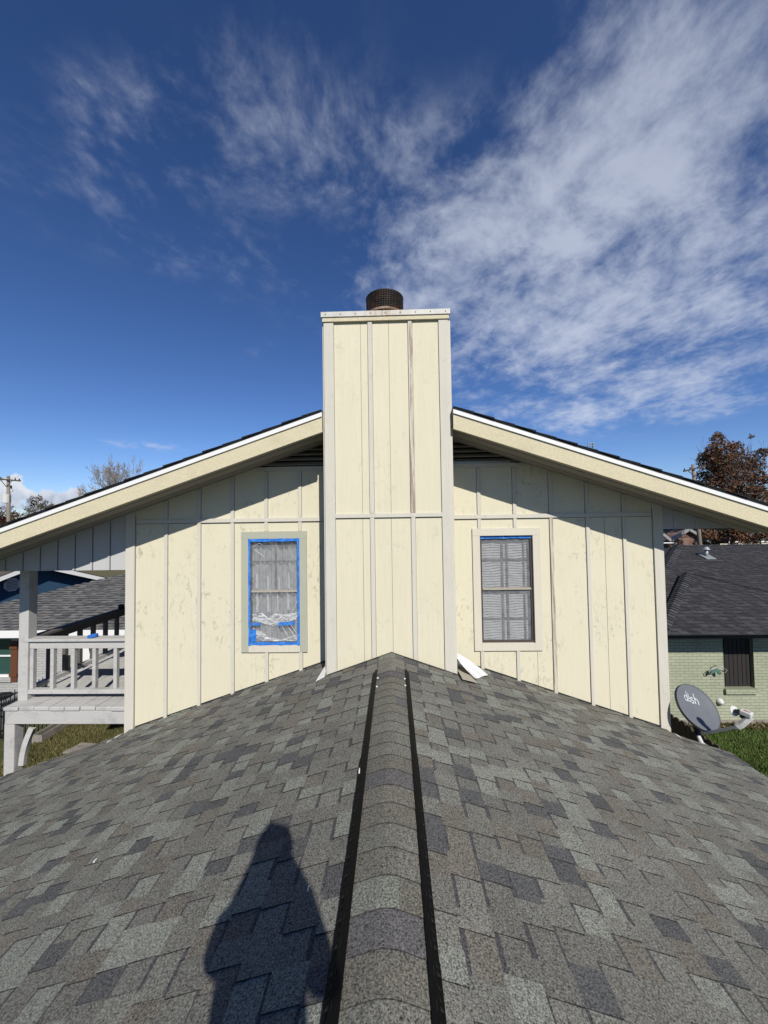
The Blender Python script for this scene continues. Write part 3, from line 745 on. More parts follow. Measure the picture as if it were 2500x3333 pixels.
def ribbon(top, bot, n=24, m__=None):
    m_ = MB()
    def samp(pl_, t):
        k = min(int(t*(len(pl_)-1)), len(pl_)-2); f_ = t*(len(pl_)-1)-k; f_ = f_*f_*(3-2*f_)
        return (pl_[k][0]*(1-f_)+pl_[k+1][0]*f_, pl_[k][1]*(1-f_)+pl_[k+1][1]*f_)
    def pt(t, u):
        a_, c_ = samp(top, t), samp(bot, t); q_ = P3(700+(a_[0]*(1-u)+c_[0]*u)/2.765, 1450+(a_[1]*(1-u)+c_[1]*u)/2.765); q_.y -= .006*math.sin(u*9+t*20); return q_
    for i in range(n):
        for j in range(6): m_.face([pt(i/n, j/6), pt((i+1)/n, j/6), pt((i+1)/n, (j+1)/6), pt(i/n, (j+1)/6)])
    m_.build('fold_and_highlight', m__ or fold_m, film, smooth=True, fix=False)
ribbon([(338, 1518), (420, 1508), (480, 1548), (545, 1510), (640, 1520), (740, 1502)], [(338, 1578), (410, 1590), (470, 1612), (540, 1608), (640, 1590), (740, 1560)])
ribbon([(340, 1640), (430, 1690), (520, 1730), (600, 1745), (742, 1700)], [(370, 1740), (440, 1757), (520, 1760), (620, 1760), (742, 1757)])
for xx_, w__, y0_, y1_ in ((375, 26, 1150, 1290), (475, 20, 1170, 1300), (575, 16, 1165, 1300), (662, 22, 1150, 1290), (380, 30, 1330, 1500), (475, 26, 1340, 1500), (560, 18, 1330, 1500), (655, 26, 1330, 1480)):  # soft vertical highlights on the film, put in as faint pale ribbons
    ribbon([(xx_-w__*.2, y0_), (xx_+w__*.2, y0_)], [(xx_-w__/2+5, y1_), (xx_+w__/2+5, y1_)], 3, highlight_m); ribbon([(xx_-2, y0_+20), (xx_+4, y0_+20)], [(xx_-w__/4+5, y1_), (xx_+w__/4+5, y1_)], 3, highlight_m)
def tape_strip(name, quad, par, y=YW-.028):
    b = MB(); n = 26 if quad[2] < .07 else 1
    (ax, az), (bx, bz), wd = quad
    d = Vector((bx-ax, 0, bz-az)); L = d.length; d /= L; nrm = Vector((-d.z, 0, d.x))
    for k in range(n):
        for (t0, t1) in ((k/n, (k+1)/n),):
            ps = []
            for tt, sd_ in ((t0, -1), (t1, -1), (t1, 1), (t0, 1)):
                wv = wd/2*(1+.12*math.sin(tt*17+ax*5)+.06*math.sin(tt*41))
                p = Vector((ax, y-.002*math.sin(tt*33), az))+d*(L*tt)+nrm*(sd_*wv); ps.append(p)
            b.extrude(ps, (0, .0012, 0))
    return b.build(name, M['tape'], par, fix=True)
tape_strip('tape_strip', ((x0-.004, z1-.018), (x1+.004, z1-.018), .040), film)
tape_strip('tape_strip', ((x0-.004, z0+.018), (x1+.004, z0+.018), .042), film)
tape_strip('tape_strip', ((x0+.014, z0-.01), (x0+.014, z1), .030), film, YW-.030)
tape_strip('tape_strip', ((x1-.014, z0-.01), (x1-.014, z1), .031), film, YW-.030)
a = P3(700+333/2.765, 1450+1607/2.765); b_ = P3(700+408/2.765, 1450+1607/2.765); tape_strip('tape_strip', ((a.x, a.z), (b_.x, b_.z), .036), film)
a = P3(700+572/2.765, 1450+1606/2.765); b_ = P3(700+718/2.765, 1450+1598/2.765); tape_strip('tape_strip', ((a.x, a.z), (b_.x, b_.z), .044), film)
a = P3(700+350/2.765, 1450+1765/2.765); b_ = P3(700+342/2.765, 1450+1655/2.765); tape_strip('tape_strip', ((a.x, a.z), (b_.x, b_.z), .075), film)
x0, x1 = WOP[1]
tag(tape_strip('masking_tape', ((x0, z1-.019), (x1, z1-.018), .042), None, YW+.006), 'single strip of blue tape along the head of the unsheeted window', 'masking tape')

# ================================================================== BALCONY
DY, PY = 5.33, 5.55
DZ = at(200, 2302, DY).z
bal = thing('balcony', (-4.6, DY, GZ), 'weathered white timber balcony with railing and square posts beside the yellow wall', 'balcony')
XL = at(9, 2302, DY).x
px0 = at(59, 2150, PY).x; pw = .145
def jbox(x0, x1, y0, y1, z0, z1): return MB().box(x0, x1, y0, y1, z0, z1)
jbox(px0, px0+pw, PY, PY+pw, DZ-.01, 1.05).build('post', M['deck'], bal, bevel=.008)
lx = at(12, 2400, DY+.03).x
jbox(lx, lx+.15, DY+.03, DY+.18, GZ, DZ-.24).build('support_post', M['deck'], bal, bevel=.012)
jbox(lx, lx+.15, 8.6, 8.75, GZ, DZ-.24).build('support_post', M['deck'], bal, bevel=.012)
# floor boards running away from the camera
x = XL; k = 0; wd = .222
while x < -3.66:
    b = MB(); e = random.uniform(-.012, .012); x2 = min(x+wd-.010, -3.66)
    b.box(x, x2, DY+e, 9.2, DZ-.055+random.uniform(-.002, .002), DZ+random.uniform(-.003, .003)); b.build('floor_board', M['deck'] , bal, bevel=.010); x += wd
b = MB(); b.box(XL+.03, -3.64, DY+.02, DY+.07, DZ-.245, DZ-.058); b.build('rim_beam', M['deck'], bal, bevel=.006)
b = MB(); b.box(XL+.012, XL+.03, DY+.02, 9.15, DZ-.245, DZ-.058); b.build('rim_beam', M['deck'], bal, bevel=.004)
for yj in (6.2, 7.0, 7.8, 8.6): jbox(XL+.03, -3.66, yj, yj+.045, DZ-.24, DZ-.06).build('joist', M['deck'], bal)
# knee brace
b = MB(); A = at(72, 2490, DY+.10); B = at(106, 2368, DY+.14)
pts = []
for t_ in range(9):
    q = t_/8; c = A.lerp(B, q)+Vector((-.03*math.sin(q*math.pi), 0, .0)); pts.append(c)
for p, q in zip(pts, pts[1:]): b.bar(p, q, .075, .05, (0, 1, 0))
b.build('knee_brace', M['deck'], bal)
# front railing
xr0, xr1 = px0+pw, -3.65
z = lambda py: at(240, py, PY+.03).z
zc = z(2086); 
b = MB(); b.box(xr0-.06, xr1, PY+.02-.03, PY+.165, zc, zc+.038); b.build('rail_cap', M['deck'], bal, bevel=.004)
b = MB(); b.box(xr0-.0, xr1, PY+.03, PY+.07, z(2111), zc); b.build('top_rail', M['deck'], bal, bevel=.004)
b = MB(); b.box(xr0, xr1, PY+.01, PY+.10, z(2257), z(2243)); b.build('bottom_rail', M['deck'], bal, bevel=.004)
for px in (102, 168, 236, 305, 374):
    xx = at(px, 2180, PY+.035).x; jbox(xx-.026, xx+.026, PY+.035, PY+.095, z(2243), z(2111)).build('baluster', M['deck'], bal, bevel=.004)
# side railing running back
xs_ = px0+.03
zt_ = zc
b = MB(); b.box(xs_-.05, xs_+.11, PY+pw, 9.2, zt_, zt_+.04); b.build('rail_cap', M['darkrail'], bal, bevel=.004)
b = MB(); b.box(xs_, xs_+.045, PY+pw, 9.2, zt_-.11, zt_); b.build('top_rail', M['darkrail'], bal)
b = MB(); b.box(xs_-.02, xs_+.07, PY+pw, 9.2, z(2257), z(2243)); b.build('bottom_rail', M['deck'], bal)
for k in range(12):
    yy = PY+.42+k*.295
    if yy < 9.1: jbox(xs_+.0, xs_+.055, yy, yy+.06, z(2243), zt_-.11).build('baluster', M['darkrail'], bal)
q = at(384, 1980, 7.62); b = MB(); b.box(xs_-.01, xs_+.07, 7.55, 7.63, zt_+.04, zt_+.13); b.build('post_cap', M['blackish'], bal, bevel=.01)
jbox(xs_-.03, xs_+.10, 9.08, 9.2, DZ, zt_+.3).build('post', M['deck'], bal, bevel=.006)
# roll of tape on the rail cap
q = at(302, 2085, PY+.07)
rm = MB(); seg = 32
for (ra, rb, z0_, z1_) in ((.040, .066, 0, .034),):
    for k in range(seg):
        a, a2 = 2*math.pi*k/seg, 2*math.pi*(k+1)/seg
        pr = [(ra, z0_), (rb, z0_), (rb, z1_), (ra, z1_), (ra, z0_)]
        for (r1, h1), (r2, h2) in zip(pr, pr[1:]):
            rm.face([(q.x+r1*math.cos(a), PY+.07+r1*math.sin(a), zc+.0385+h1+.008*math.cos(a)+.008), (q.x+r1*math.cos(a2), PY+.07+r1*math.sin(a2), zc+.0385+h1+.008*math.cos(a2)+.008), (q.x+r2*math.cos(a2), PY+.07+r2*math.sin(a2), zc+.0385+h2+.008*math.cos(a2)+.008), (q.x+r2*math.cos(a), PY+.07+r2*math.sin(a), zc+.0385+h2+.008*math.cos(a)+.008)])
tag(rm.build('tape_roll', M['tape'], None), 'roll of blue masking tape lying on the balcony rail', 'tape roll')

# ================================================================== SATELLITE DISH
DC = at(2268, 2302.6, 5.10)
dish = thing('satellite_dish', at(2283, 2416, 5.08), 'grey satellite dish with its receiver arm on a mast at the roof edge', 'satellite dish')
nz_ = Vector((.357, -.693, .626)).normalized()
# in-plane axes fitted to the outline: a = across, b = up the face
ax_ = nz_.cross(Vector((0, 0, 1))).normalized()*-1; bx_ = nz_.cross(ax_).normalized()
if bx_.z < 0: bx_ = -bx_
if ax_.x < 0: ax_ = -ax_
dth = R(25); RA, RB = .333, .279
def dt(u, v, h=0):      # face coordinates turned with the tilted reflector
    return dp((u*math.cos(dth)+v*math.sin(dth))*.28/RA, (-u*math.sin(dth)+v*math.cos(dth))*.28/RB, h)
def dp(u, v, h=0): return DC + ax_*(u*RA)+bx_*(v*RB)+nz_*(.055*(u*u+v*v)-.03+h)
dm = MB(); nr, na = 12, 64
for side, h in ((0, 0), (1, -.014)):
    for i in range(nr):
        for j in range(na):
            r1, r2 = i/nr, (i+1)/nr; a, a2 = 2*math.pi*j/na, 2*math.pi*(j+1)/na
            ps = [dp(r1*math.cos(a), r1*math.sin(a), h), dp(r2*math.cos(a), r2*math.sin(a), h), dp(r2*math.cos(a2), r2*math.sin(a2), h), dp(r1*math.cos(a2), r1*math.sin(a2), h)]
            dm.face(ps if i else ps[1:] if False else ps)
for j in range(na):
    a, a2 = 2*math.pi*j/na, 2*math.pi*(j+1)/na
    dm.face([dp(math.cos(a), math.sin(a)), dp(math.cos(a2), math.sin(a2)), dp(math.cos(a2)*.99, math.sin(a2)*.99, -.022), dp(math.cos(a)*.99, math.sin(a)*.99, -.022)])
    dm.face([dp(math.cos(a)*.99, math.sin(a)*.99, -.022), dp(math.cos(a2)*.99, math.sin(a2)*.99, -.022), dp(math.cos(a2)*.96, math.sin(a2)*.96, -.014), dp(math.cos(a)*.96, math.sin(a)*.96, -.014)])
rm = MB()
for j in range(na):
    a, a2 = 2*math.pi*j/na, 2*math.pi*(j+1)/na
    q_ = [(1.0, .001), (1.02, -.004), (1.02, -.034), (.985, -.036)]
    for (r1, h1), (r2, h2) in zip(q_, q_[1:]): rm.face([dp(r1*math.cos(a), r1*math.sin(a), h1), dp(r1*math.cos(a2), r1*math.sin(a2), h1), dp(r2*math.cos(a2), r2*math.sin(a2), h2), dp(r2*math.cos(a), r2*math.sin(a), h2)])
rm.build('rim', mat('dark_rim', (.05, .055, .07), .5), dish, smooth=True)
o = dm.build('reflector', M['dish'], dish, fix=False)
bm = bmesh.new(); bm.from_mesh(o.data); bmesh.ops.remove_doubles(bm, verts=bm.verts, dist=1e-4); bmesh.ops.recalc_face_normals(bm, faces=bm.faces); bm.to_mesh(o.data); bm.free()
o.data.polygons.foreach_set('use_smooth', [True]*len(o.data.polygons))
refl = o
# logo strokes, drawn in face coordinates (u right as seen, v up)
def stroke(mb, pts, w_, S, org, fn_):
    for (a, b2) in zip(pts, pts[1:]):
        a, b2 = Vector(a), Vector(b2); d = (b2-a); L = d.length
        if L < 1e-6: continue
        d /= L; n = Vector((-d.y, d.x))*w_/2; e = d*w_*.15
        q4 = [a-n-e, b2-n+e, b2+n+e, a+n-e]
        mb.face([fn_(org[0]+p.x*S, org[1]+p.y*S) for p in q4])
def arc(cx, cy, rx, ry, a0, a1, n=14): return [(cx+rx*math.cos(R(a0+(a1-a0)*k/n)), cy+ry*math.sin(R(a0+(a1-a0)*k/n))) for k in range(n+1)]
GLY = {'d': [arc(.26, .30, .20, .24, 0, 360, 24), [(.46, 0.02), (.46, 1.0)]],
       'i': [arc(.12, .30, .16, .22, 205, 335), arc(.12, .52, .13, .16, 210, 330), arc(.12, .70, .10, .11, 210, 330), [(.07, .80), (.17, .80)]],
       's': [arc(.22, .41, .16, .14, 30, 250), arc(.20, .15, .17, .15, 90, -150)],
       'h': [[(.06, 0.0), (.06, 1.0)], arc(.26, .30, .20, .24, 180, 0), [(.46, .30), (.46, 0)]]}
ADV = {'d': .62, 'i': .30, 's': .50, 'h': .6}
def word(mb, S, org, fn_, w_=.10, txt='dish'):
    x = 0
    for c in txt:
        for s_ in GLY[c]: stroke(mb, [(x+px, py) for px, py in s_], w_, S, org, fn_)
        x += ADV[c]
lm = MB()
sgn = 1 if ax_.x > 0 else -1
word(lm, .44, (-.48, .22), lambda u, v: dt(u, v, .0025), .115)
lm.build('lettering', M['letters'], refl, fix=False)
# mast
foot = at(2285, 2418, 5.06); mid = at(2268, 2385, 5.16); back = DC - nz_*.07 - bx_*.05
mm = MB(); mm.tube([foot+Vector((.005, 0, -.02)), mid, at(2262, 2350, 5.22), at(2262, 2320, 5.22)], .024, 14); mm.build('mast', M['lnb'], dish, smooth=True)
mm = MB(); mm.tube([at(2273, 2396, 5.14), at(2262, 2345, 5.22)], .034, 12); mm.tube([at(2262, 2345, 5.22), back], .045, 10); mm.build('bracket', M['blackish'], dish)
mm = MB(); mm.box(foot.x-.05, foot.x+.05, foot.y-.03, foot.y+.07, foot.z-.035, foot.z-.015); mm.build('mount_foot', M['lnb'], dish)
# arm: low bar and upright neck
A0, A1 = at(2294, 2387, 4.92), at(2400, 2366, 4.56)
am = MB(); am.bar(A0, A1, .036, .032); am.bar(at(2290, 2384, 5.0), A0+Vector((0, .02, 0)), .05, .035)
am.build('arm', M['arm'], dish, bevel=.004)
am = MB(); B0, B1 = at(2406, 2364, 4.55), at(2440, 2336, 4.50)
nk = [A1, at(2412, 2360, 4.54), at(2424, 2350, 4.52), B1]; 
for p, q2 in zip(nk, nk[1:]): am.bar(p-(q2-p)*.12, q2+(q2-p)*.12, .062, .042, (0, 1, 0))
am.build('arm_neck', M['arm'], dish, bevel=.006)
L0 = at(2392, 2314, 4.62)
dirL = (DC-L0).normalized()
q2 = at(2434, 2322, 4.50)
lb = MB(); lb.bar(at(2410, 2314, 4.56), at(2449, 2330, 4.47), .075, .055, (.2, -.5, .9)); hs = lb.build('lnb_housing', M['lnb'], dish, bevel=.01)
lb = MB(); lb.tube([L0-dirL*.012, at(2412, 2320, 4.55)], [.022, .036], 16); lb.tube([at(2414, 2326, 4.56), at(2424, 2334, 4.54)], .036, 12); lb.build('lnb_neck', M['blackish'], dish)
lb = MB(); lb.tube([L0, L0+dirL*.008, L0+dirL*.02], [.052, .056, .046], 28)
fh = lb.build('feed_horn', M['lnb'], dish, smooth=False)
e1 = dirL.orthogonal().normalized(); e2 = dirL.cross(e1); rg = MB()
for rr in (.012, .022, .032, .042):
    pts = [L0+dirL*.0215+e1*rr*math.cos(a*math.pi/12)+e2*rr*math.sin(a*math.pi/12) for a in range(25)]
    rg.tube(pts, .0012, 4)
rg.build('horn_ring', M['galv'], fh)
# small red word on the housing side facing the camera
fn_c = at(2426, 2316, 4.50); va = (at(2449, 2330, 4.47)-at(2410, 2314, 4.56)).normalized(); upv = Vector((.2, -.5, .9)); vn_ = (upv-va*upv.dot(va)).normalized(); vb_ = vn_.cross(va).normalized()
if vb_.z < 0: vb_ = -vb_
mid_ = (at(2410, 2314, 4.56)+at(2449, 2330, 4.47))/2
rd = MB(); word(rd, .034, (-.03, -.016), lambda u, v: mid_+va*u+vb_*v+vn_*.0285, .16); rd.build('lettering', M['red'], hs, fix=False)

# ================================================================== RIGHT NEIGHBOUR
EY, WY = 10.0, 10.5
DARK = [((.060, .060, .066), 30), ((.050, .050, .056), 25), ((.072, .072, .078), 20), ((.040, .040, .047), 14)]
rn = thing('brick_house', (9, WY, GZ), 'pale green brick house with a dark grey hipped roof', 'house')
ez = at(2300, 2052, EY).z
def planeclip(mb, P, u0, u1, rows, y0f, y1f, **kw): courses(mb, P, rows, y0f, y1f, **kw)
sl = .35; c2_, s2_ = math.cos(math.atan(sl)), math.sin(math.atan(sl))
ridgeY = 15.24; nrow = int((ridgeY-EY)/c2_/.15)+1
RT = ridgeY
def Pr(base):
    return lambda s, y, h: Vector((y, RT-s*c2_+base[0]*0-h*0, ez+sl*(RT-EY)-s*s2_+h+base[1]))
hipx = at(2211, 1779, RT).x
rf = MB()
courses(rf, lambda s, y, h: Vector((y, RT-s*c2_, ez+sl*(RT-EY)-s*s2_+h)), nrow, lambda i: hipx-(i+1)*.15*c2_, lambda i: 24, pal=DARK, seg=(.12, .28), band=(.018, .018, .021), lift=.018, tooth=.010)
mr_ = rf.build('roof', M['shingle_far'], rn, fix=False)
# hip face to the side, back faces, and the projecting lower hip in front
zr = ez+sl*(RT-EY)
b = MB(); b.face([(hipx, RT, zr-.01), (hipx-(RT-EY), EY, ez-.01), (hipx-(RT-EY), RT+5, ez-.01), (hipx, RT+.01, zr-.01)], DARK[1][0]); b.face([(hipx-(RT-EY), RT+5.24, ez), (24, RT+5.24, ez), (24, RT, zr-.01), (hipx, RT, zr-.01)], DARK[0][0]); b.build('roof', M['shingle_far'], rn, fix=False)
# front wing: its plane sits proud of the main slope; upper edge runs down to the right
pk = at(2238, 1868, 12.6)
ws = (pk.z-ez)/(12.6-EY+.25)
rf = MB(); cw, sw = math.cos(math.atan(ws)), math.sin(math.atan(ws)); nrw = int((12.6-EY+.25)/cw/.15)+1
pr = at(2500, 1937, 12.0)
kx = (pr.x-pk.x)/max(.01, (12.6-12.0+.0)); kx = (pr.x-pk.x)/((pk.z-pr.z)/ws)
courses(rf, lambda s, y, h: Vector((y, 12.6-s*cw, pk.z-s*sw+h+.02)), nrw, lambda i: pk.x-(i+.8)*.15*cw*.95, lambda i: min(24, pk.x+(i+.8)*.15*cw*kx), pal=DARK, seg=(.12, .28), band=(.018, .018, .021), lift=.018, tooth=.010)
frf = rf.build('front_roof', M['shingle_far'], rn, fix=False)
b = MB(); b.bar(pk+Vector((0, -.02, .03)), Vector((pk.x+2.6*kx, 12.6-2.6, pk.z-2.6*ws+.03)), .05, .05); b.build('valley_edge', M['blackish'], rn)
# hip caps
def capline(A, B, w_, n, hh=.06):
    hc = MB()
    A, B = Vector(A), Vector(B); d = (B-A)/n; sd = d.cross(Vector((0, 0, 1))).normalized()*w_
    for k in range(n):
        p, q = A+d*k, A+d*(k+1); c = pick(DARK); c = tuple(x*1.25 for x in c)
        hc.face([p-sd+Vector((0, 0, .0)), p+Vector((0, 0, hh)), q+Vector((0, 0, hh+.025)), q-sd+Vector((0, 0, .02))], c); hc.face([p+Vector((0, 0, hh)), p+sd, q+sd+Vector((0, 0, .02)), q+Vector((0, 0, hh+.025))], c)
        hc.face([q-sd+Vector((0, 0, .02)), q+Vector((0, 0, hh+.025)), q+sd+Vector((0, 0, .02)), q+Vector((0, 0, -.02))], (.012, .012, .014))
    hc.build('hip_cap', M['shingle_far'], rn, fix=False)
capline((hipx, RT, zr+.02), (hipx-3.2, RT-3.2, zr-3.2*sl+.02), .17, 28)
capline((pk.x, 12.6, pk.z+.02), (pk.x-2.7, 12.6-2.7, pk.z-2.7*ws+.02), .15, 26)
capline((hipx, RT, zr-.02), (24, RT, zr-.02), .14, 60, .02)
# fascia + gutter, wall with window opening
b = MB(); b.box(4, 24, EY-.02, EY+.02, ez-.20, ez-.02); b.box(4, 24, EY+.02, WY+.02, ez-.20, ez-.17); b.build('fascia', M['blackish'], rn)
b = MB(); b.box(4, 24, EY-.10, EY-.02, ez-.09, ez-.015); b.build('gutter', M['blackish'], rn)
wx0, wx1 = at(2357, 2200, WY).x, at(2456, 2200, WY).x; wz0 = at(2400, 2240, WY).z; wz1 = ez-.25
b = MB(); b.box(4, wx0, WY, WY+.2, GZ, ez-.1); b.box(wx1, 24, WY, WY+.2, GZ, ez-.1); b.box(wx0, wx1, WY, WY+.2, GZ, wz0)
b.build('wall', M['brick_green'], rn)
b = MB(); b.box(wx0+.001, wx1-.001, WY+.14, WY+.17, wz0, wz1); wn = b.build('window', M['blackish'], rn)
b = MB()
for k in range(7):
    xx = wx0+(wx1-wx0)*(k+.5)/7; b.box(xx-(wx1-wx0)/7*.44, xx+(wx1-wx0)/7*.44, WY+.10, WY+.135, wz0+.01, wz1)
b.build('slat', mat('dark_brown_slats', (.028, .024, .022), .7), wn)
b = MB(); b.box(wx0-.02, wx1+.03, WY-.07, WY+.09, wz0-.13, wz0-.003); b.build('sill', M['brick_green'], rn)
b = MB(); b.box(4, 24, WY-.03, WY+.01, GZ, GZ+.12); b.build('foundation', M['concrete'], rn)
# roof vent pipe
vp = atz(2300, 1818, 0); Yv = None
for i in range(400):
    Yt = 10+i*.02; p = at(2300, 1814, Yt)
    if ez+sl*(Yt-EY) >= p.z: break
vpb = Vector((p.x, Yt, ez+sl*(Yt-EY)))
v_ = MB(); v_.tube([vpb-Vector((0, 0, .05)), vpb+Vector((0, 0, .30))], .06, 14); v_.build('vent_pipe', M['galv'], rn, smooth=True)
v_ = MB(); v_.hexa([(vpb.x-.17, Yt-.22, vpb.z-.05), (vpb.x+.17, Yt-.22, vpb.z-.05), (vpb.x+.17, Yt+.2, vpb.z+.10), (vpb.x-.17, Yt+.2, vpb.z+.10), (vpb.x-.17, Yt-.22, vpb.z-.03), (vpb.x+.17, Yt-.22, vpb.z-.03), (vpb.x+.17, Yt+.2, vpb.z+.12), (vpb.x-.17, Yt+.2, vpb.z+.12)]); v_.build('vent_flashing', M['galv'], rn)
v_ = MB()
for a in range(12):
    a1, a2 = a*math.pi/6, (a+1)*math.pi/6
    v_.face([vpb+Vector((.13*math.cos(a1), .13*math.sin(a1), .28)), vpb+Vector((.13*math.cos(a2), .13*math.sin(a2), .28)), vpb+Vector((.055*math.cos(a2), .055*math.sin(a2), .38)), vpb+Vector((.055*math.cos(a1), .055*math.sin(a1), .38))])
v_.face([vpb+Vector((.055*math.cos(a*math.pi/6), .055*math.sin(a*math.pi/6), .38)) for a in range(12)])
v_.build('vent_cowl', M['galv'], rn)
# wall lamp of green metal with wire frame
ol = thing('wall_ornament', at(2332, 2190, WY-.12), 'green metal winged ornament hanging on the pale green brick wall', 'wall ornament')
b = MB(); gm = mat('green_enamel', (.10, .20, .15), .5)
def W3(px, py, y=WY-.14): return at(px, py, y)
f3 = lambda a, b2, y=WY-.14: at(2100+a/3.6875, 1950+b2/3.6875, y)
b.extrude([f3(790, 880), f3(810, 850), f3(855, 838), f3(900, 850), f3(912, 905), f3(895, 910), f3(870, 878), f3(830, 882), f3(795, 905)], (0, .05, 0)); b.build('metal_wing', gm, ol)
b = MB(); b.extrude([f3(905, 855, WY-.10), f3(950, 880, WY-.10), f3(965, 890, WY-.10), f3(940, 862, WY-.10)], (0, .04, 0)); b.build('metal_wing', M['blackish'], ol)
b = MB()
for pts in (((855, 795), (855, 838)), ((765, 872), (800, 845), (860, 822), (930, 825), (985, 855), (958, 885)), ((765, 872), (785, 905)), ((985, 855), (950, 835))): b.tube([f3(*p) for p in pts], .008, 6)
b.tube([f3(855, 795), f3(855, 795, WY+.02)], .008, 6); b.build('wire_frame', M['galv'], ol)
# white dome on the wall
q = at(2345, 2285, WY-.03)
b = MB(); b.tube([q+Vector((0, .04, 0)), q, q-Vector((0, .05, 0)), q-Vector((-.005, .085, 0))], [.09, .088, .06, .015], 20)
tag(b.build('wall_lamp', M['lnb'], None, smooth=True), 'small white dome light low on the pale green brick wall', 'wall lamp')

# picket fence between the houses
pf = thing('wooden_fence', (5.35, 5, GZ), 'dark wooden picket fence between the grey roof and the neighbouring lawn', 'fence')
FX = at(2178, 2303, 7.36).x
y = 9.4; k = 0
while y > .5:
    h = -2.09+random.uniform(-.02, .03); b = MB()
    b.extrude([(FX, y, GZ), (FX, y+.135, GZ), (FX, y+.135, h-.045), (FX, y+.105, h), (FX, y+.03, h), (FX, y, h-.045)], (.02, 0, 0))
    b.build('picket', M['fence'], pf); y -= .143; k += 1
b = MB()
for z_ in (-2.45, -3.4): b.box(FX+.022, FX+.07, .5, 9.5, z_, z_+.09)
b.build('fence_rail', M['fence'], pf)

# ================================================================== LEFT NEIGHBOUR
LE, LW = 10.8, 11.3
lz = at(200, 2050, LE).z
GREY = [((.200, .200, .195), 22), ((.165, .165, .162), 30), ((.130, .130, .132), 24), ((.185, .172, .16), 12), ((.10, .10, .105), 10)]
ln = thing('brick_house', (-10, LW, GZ), 'pale grey brick house with a grey shingled hip roof and white fascia', 'house')
sl2 = .33; c3, s3 = math.cos(math.atan(sl2)), math.sin(math.atan(sl2)); RL = 17.2; nrl = int((RL-LE)/c3/.15)+1
cxl = at(0, 1952, 12.27).x   # hip passes here
hx = lambda Y: -12.75+(Y-12.4)*1.27
rf = MB()
courses(rf, lambda s, y, h: Vector((y, RL-s*c3, lz+sl2*(RL-LE)-s*s3+h)), nrl, lambda i: hx(RL-(i+.5)*.15*c3), lambda i: -2.2, pal=GREY, seg=(.12, .30), band=(.07, .07, .075), lift=.018, tooth=.010)
rf.build('roof', M['shingle_far'], ln, fix=False)
b = MB(); za, zb = lz+sl2*(RL-LE)-.02, lz-.02
b.face([(hx(LE), LE, zb), (hx(RL), RL, za), (hx(LE), RL+6, zb)], GREY[1][0]); b.face([(hx(RL), RL, za), (-2.2, RL, za), (-2.2, RL+6, zb), (hx(LE), RL+6, zb)], GREY[1][0]); b.build('roof', M['shingle_far'], ln, fix=False)
b = MB(); b.box(hx(LE)-.02, -2.2, LE-.03, LE, lz-.215, lz-.005); b.build('fascia', M['white'], ln)
b = MB(); b.box(hx(LE), -2.2, LE, LW+.05, lz-.21, lz-.18); b.build('eave_soffit', M['white'], ln)
lwx0, lwx1 = -14.2, at(38, 2150, LW).x; lw0, lw1 = at(20, 2205, LW).z, lz-.40
b = MB(); b.box(-15.0, lwx0, LW, LW+.2, GZ, lz-.15); b.box(lwx1, -2.3, LW, LW+.2, GZ, lz-.15); b.box(lwx0, lwx1, LW, LW+.2, GZ, lw0); b.box(lwx0, lwx1, LW, LW+.2, lw1, lz-.15)
b.build('wall', M['brick_white'], ln)
b = MB(); b.box(lwx0, lwx1, LW+.10, LW+.12, lw0, lw1); wn = b.build('window', M['greenglass'], ln)
b = MB(); b.box(lwx0, lwx1, LW+.04, LW+.10, lw0, lw0+.06); zm_ = at(20, 2137, LW).z; b.box(lwx0, lwx1, LW+.05, LW+.09, zm_-.02, zm_+.02); b.box(lwx1-.05, lwx1, LW+.04, LW+.1, lw0, lw1); b.build('frame', M['white'], wn)
b = MB(); b.box(lwx0-.05, lwx1+.03, LW-.06, LW+.03, lw0-.12, lw0-.003); b.build('sill', M['brick_white'], ln)
sx0, sx1 = lwx1+.005, at(56, 2150, LW).x+.03
b = MB(); b.box(sx0, sx1, LW-.04, LW-.001, lw0-.12, lw1-.05); sh_ = b.build('shutter', M['shutter'], ln)
b = MB()
for py in (2105, 2195): zz_ = at(47, py, LW).z; b.box(sx0-.02, sx1+.02, LW-.07, LW-.042, zz_-.05, zz_+.05)
b.build('shutter_batten', M['shutter'], sh_)
dx0, dx1 = at(207, 2180, LW).x, at(229, 2180, LW).x
b = MB(); b.box(dx0, dx1, LW-.02, LW-.001, at(218, 2178, LW).z, at(218, 2132, LW).z); wn = b.build('window', M['blackish'], ln)
b = MB(); b.box(dx0-.02, dx1+.02, LW-.05, LW-.02, at(218, 2188, LW).z, at(218, 2178, LW).z); b.build('sill', M['white'], wn)
b = MB(); xx = at(262, 2150, LW).x; b.box(xx, xx+.4, LW-.06, LW-.001, at(270, 2156, LW).z, lz-.22); b.build('meter_panel', M['white'], ln)
b = MB(); b.tube([at(292, 2110, LW-.05), at(296, 2130, LW-.05), at(294, 2148, LW-.05), at(284, 2160, LW-.05), at(268, 2170, LW-.05)], .025, 8); b.build('cable', M['blackish'], ln)
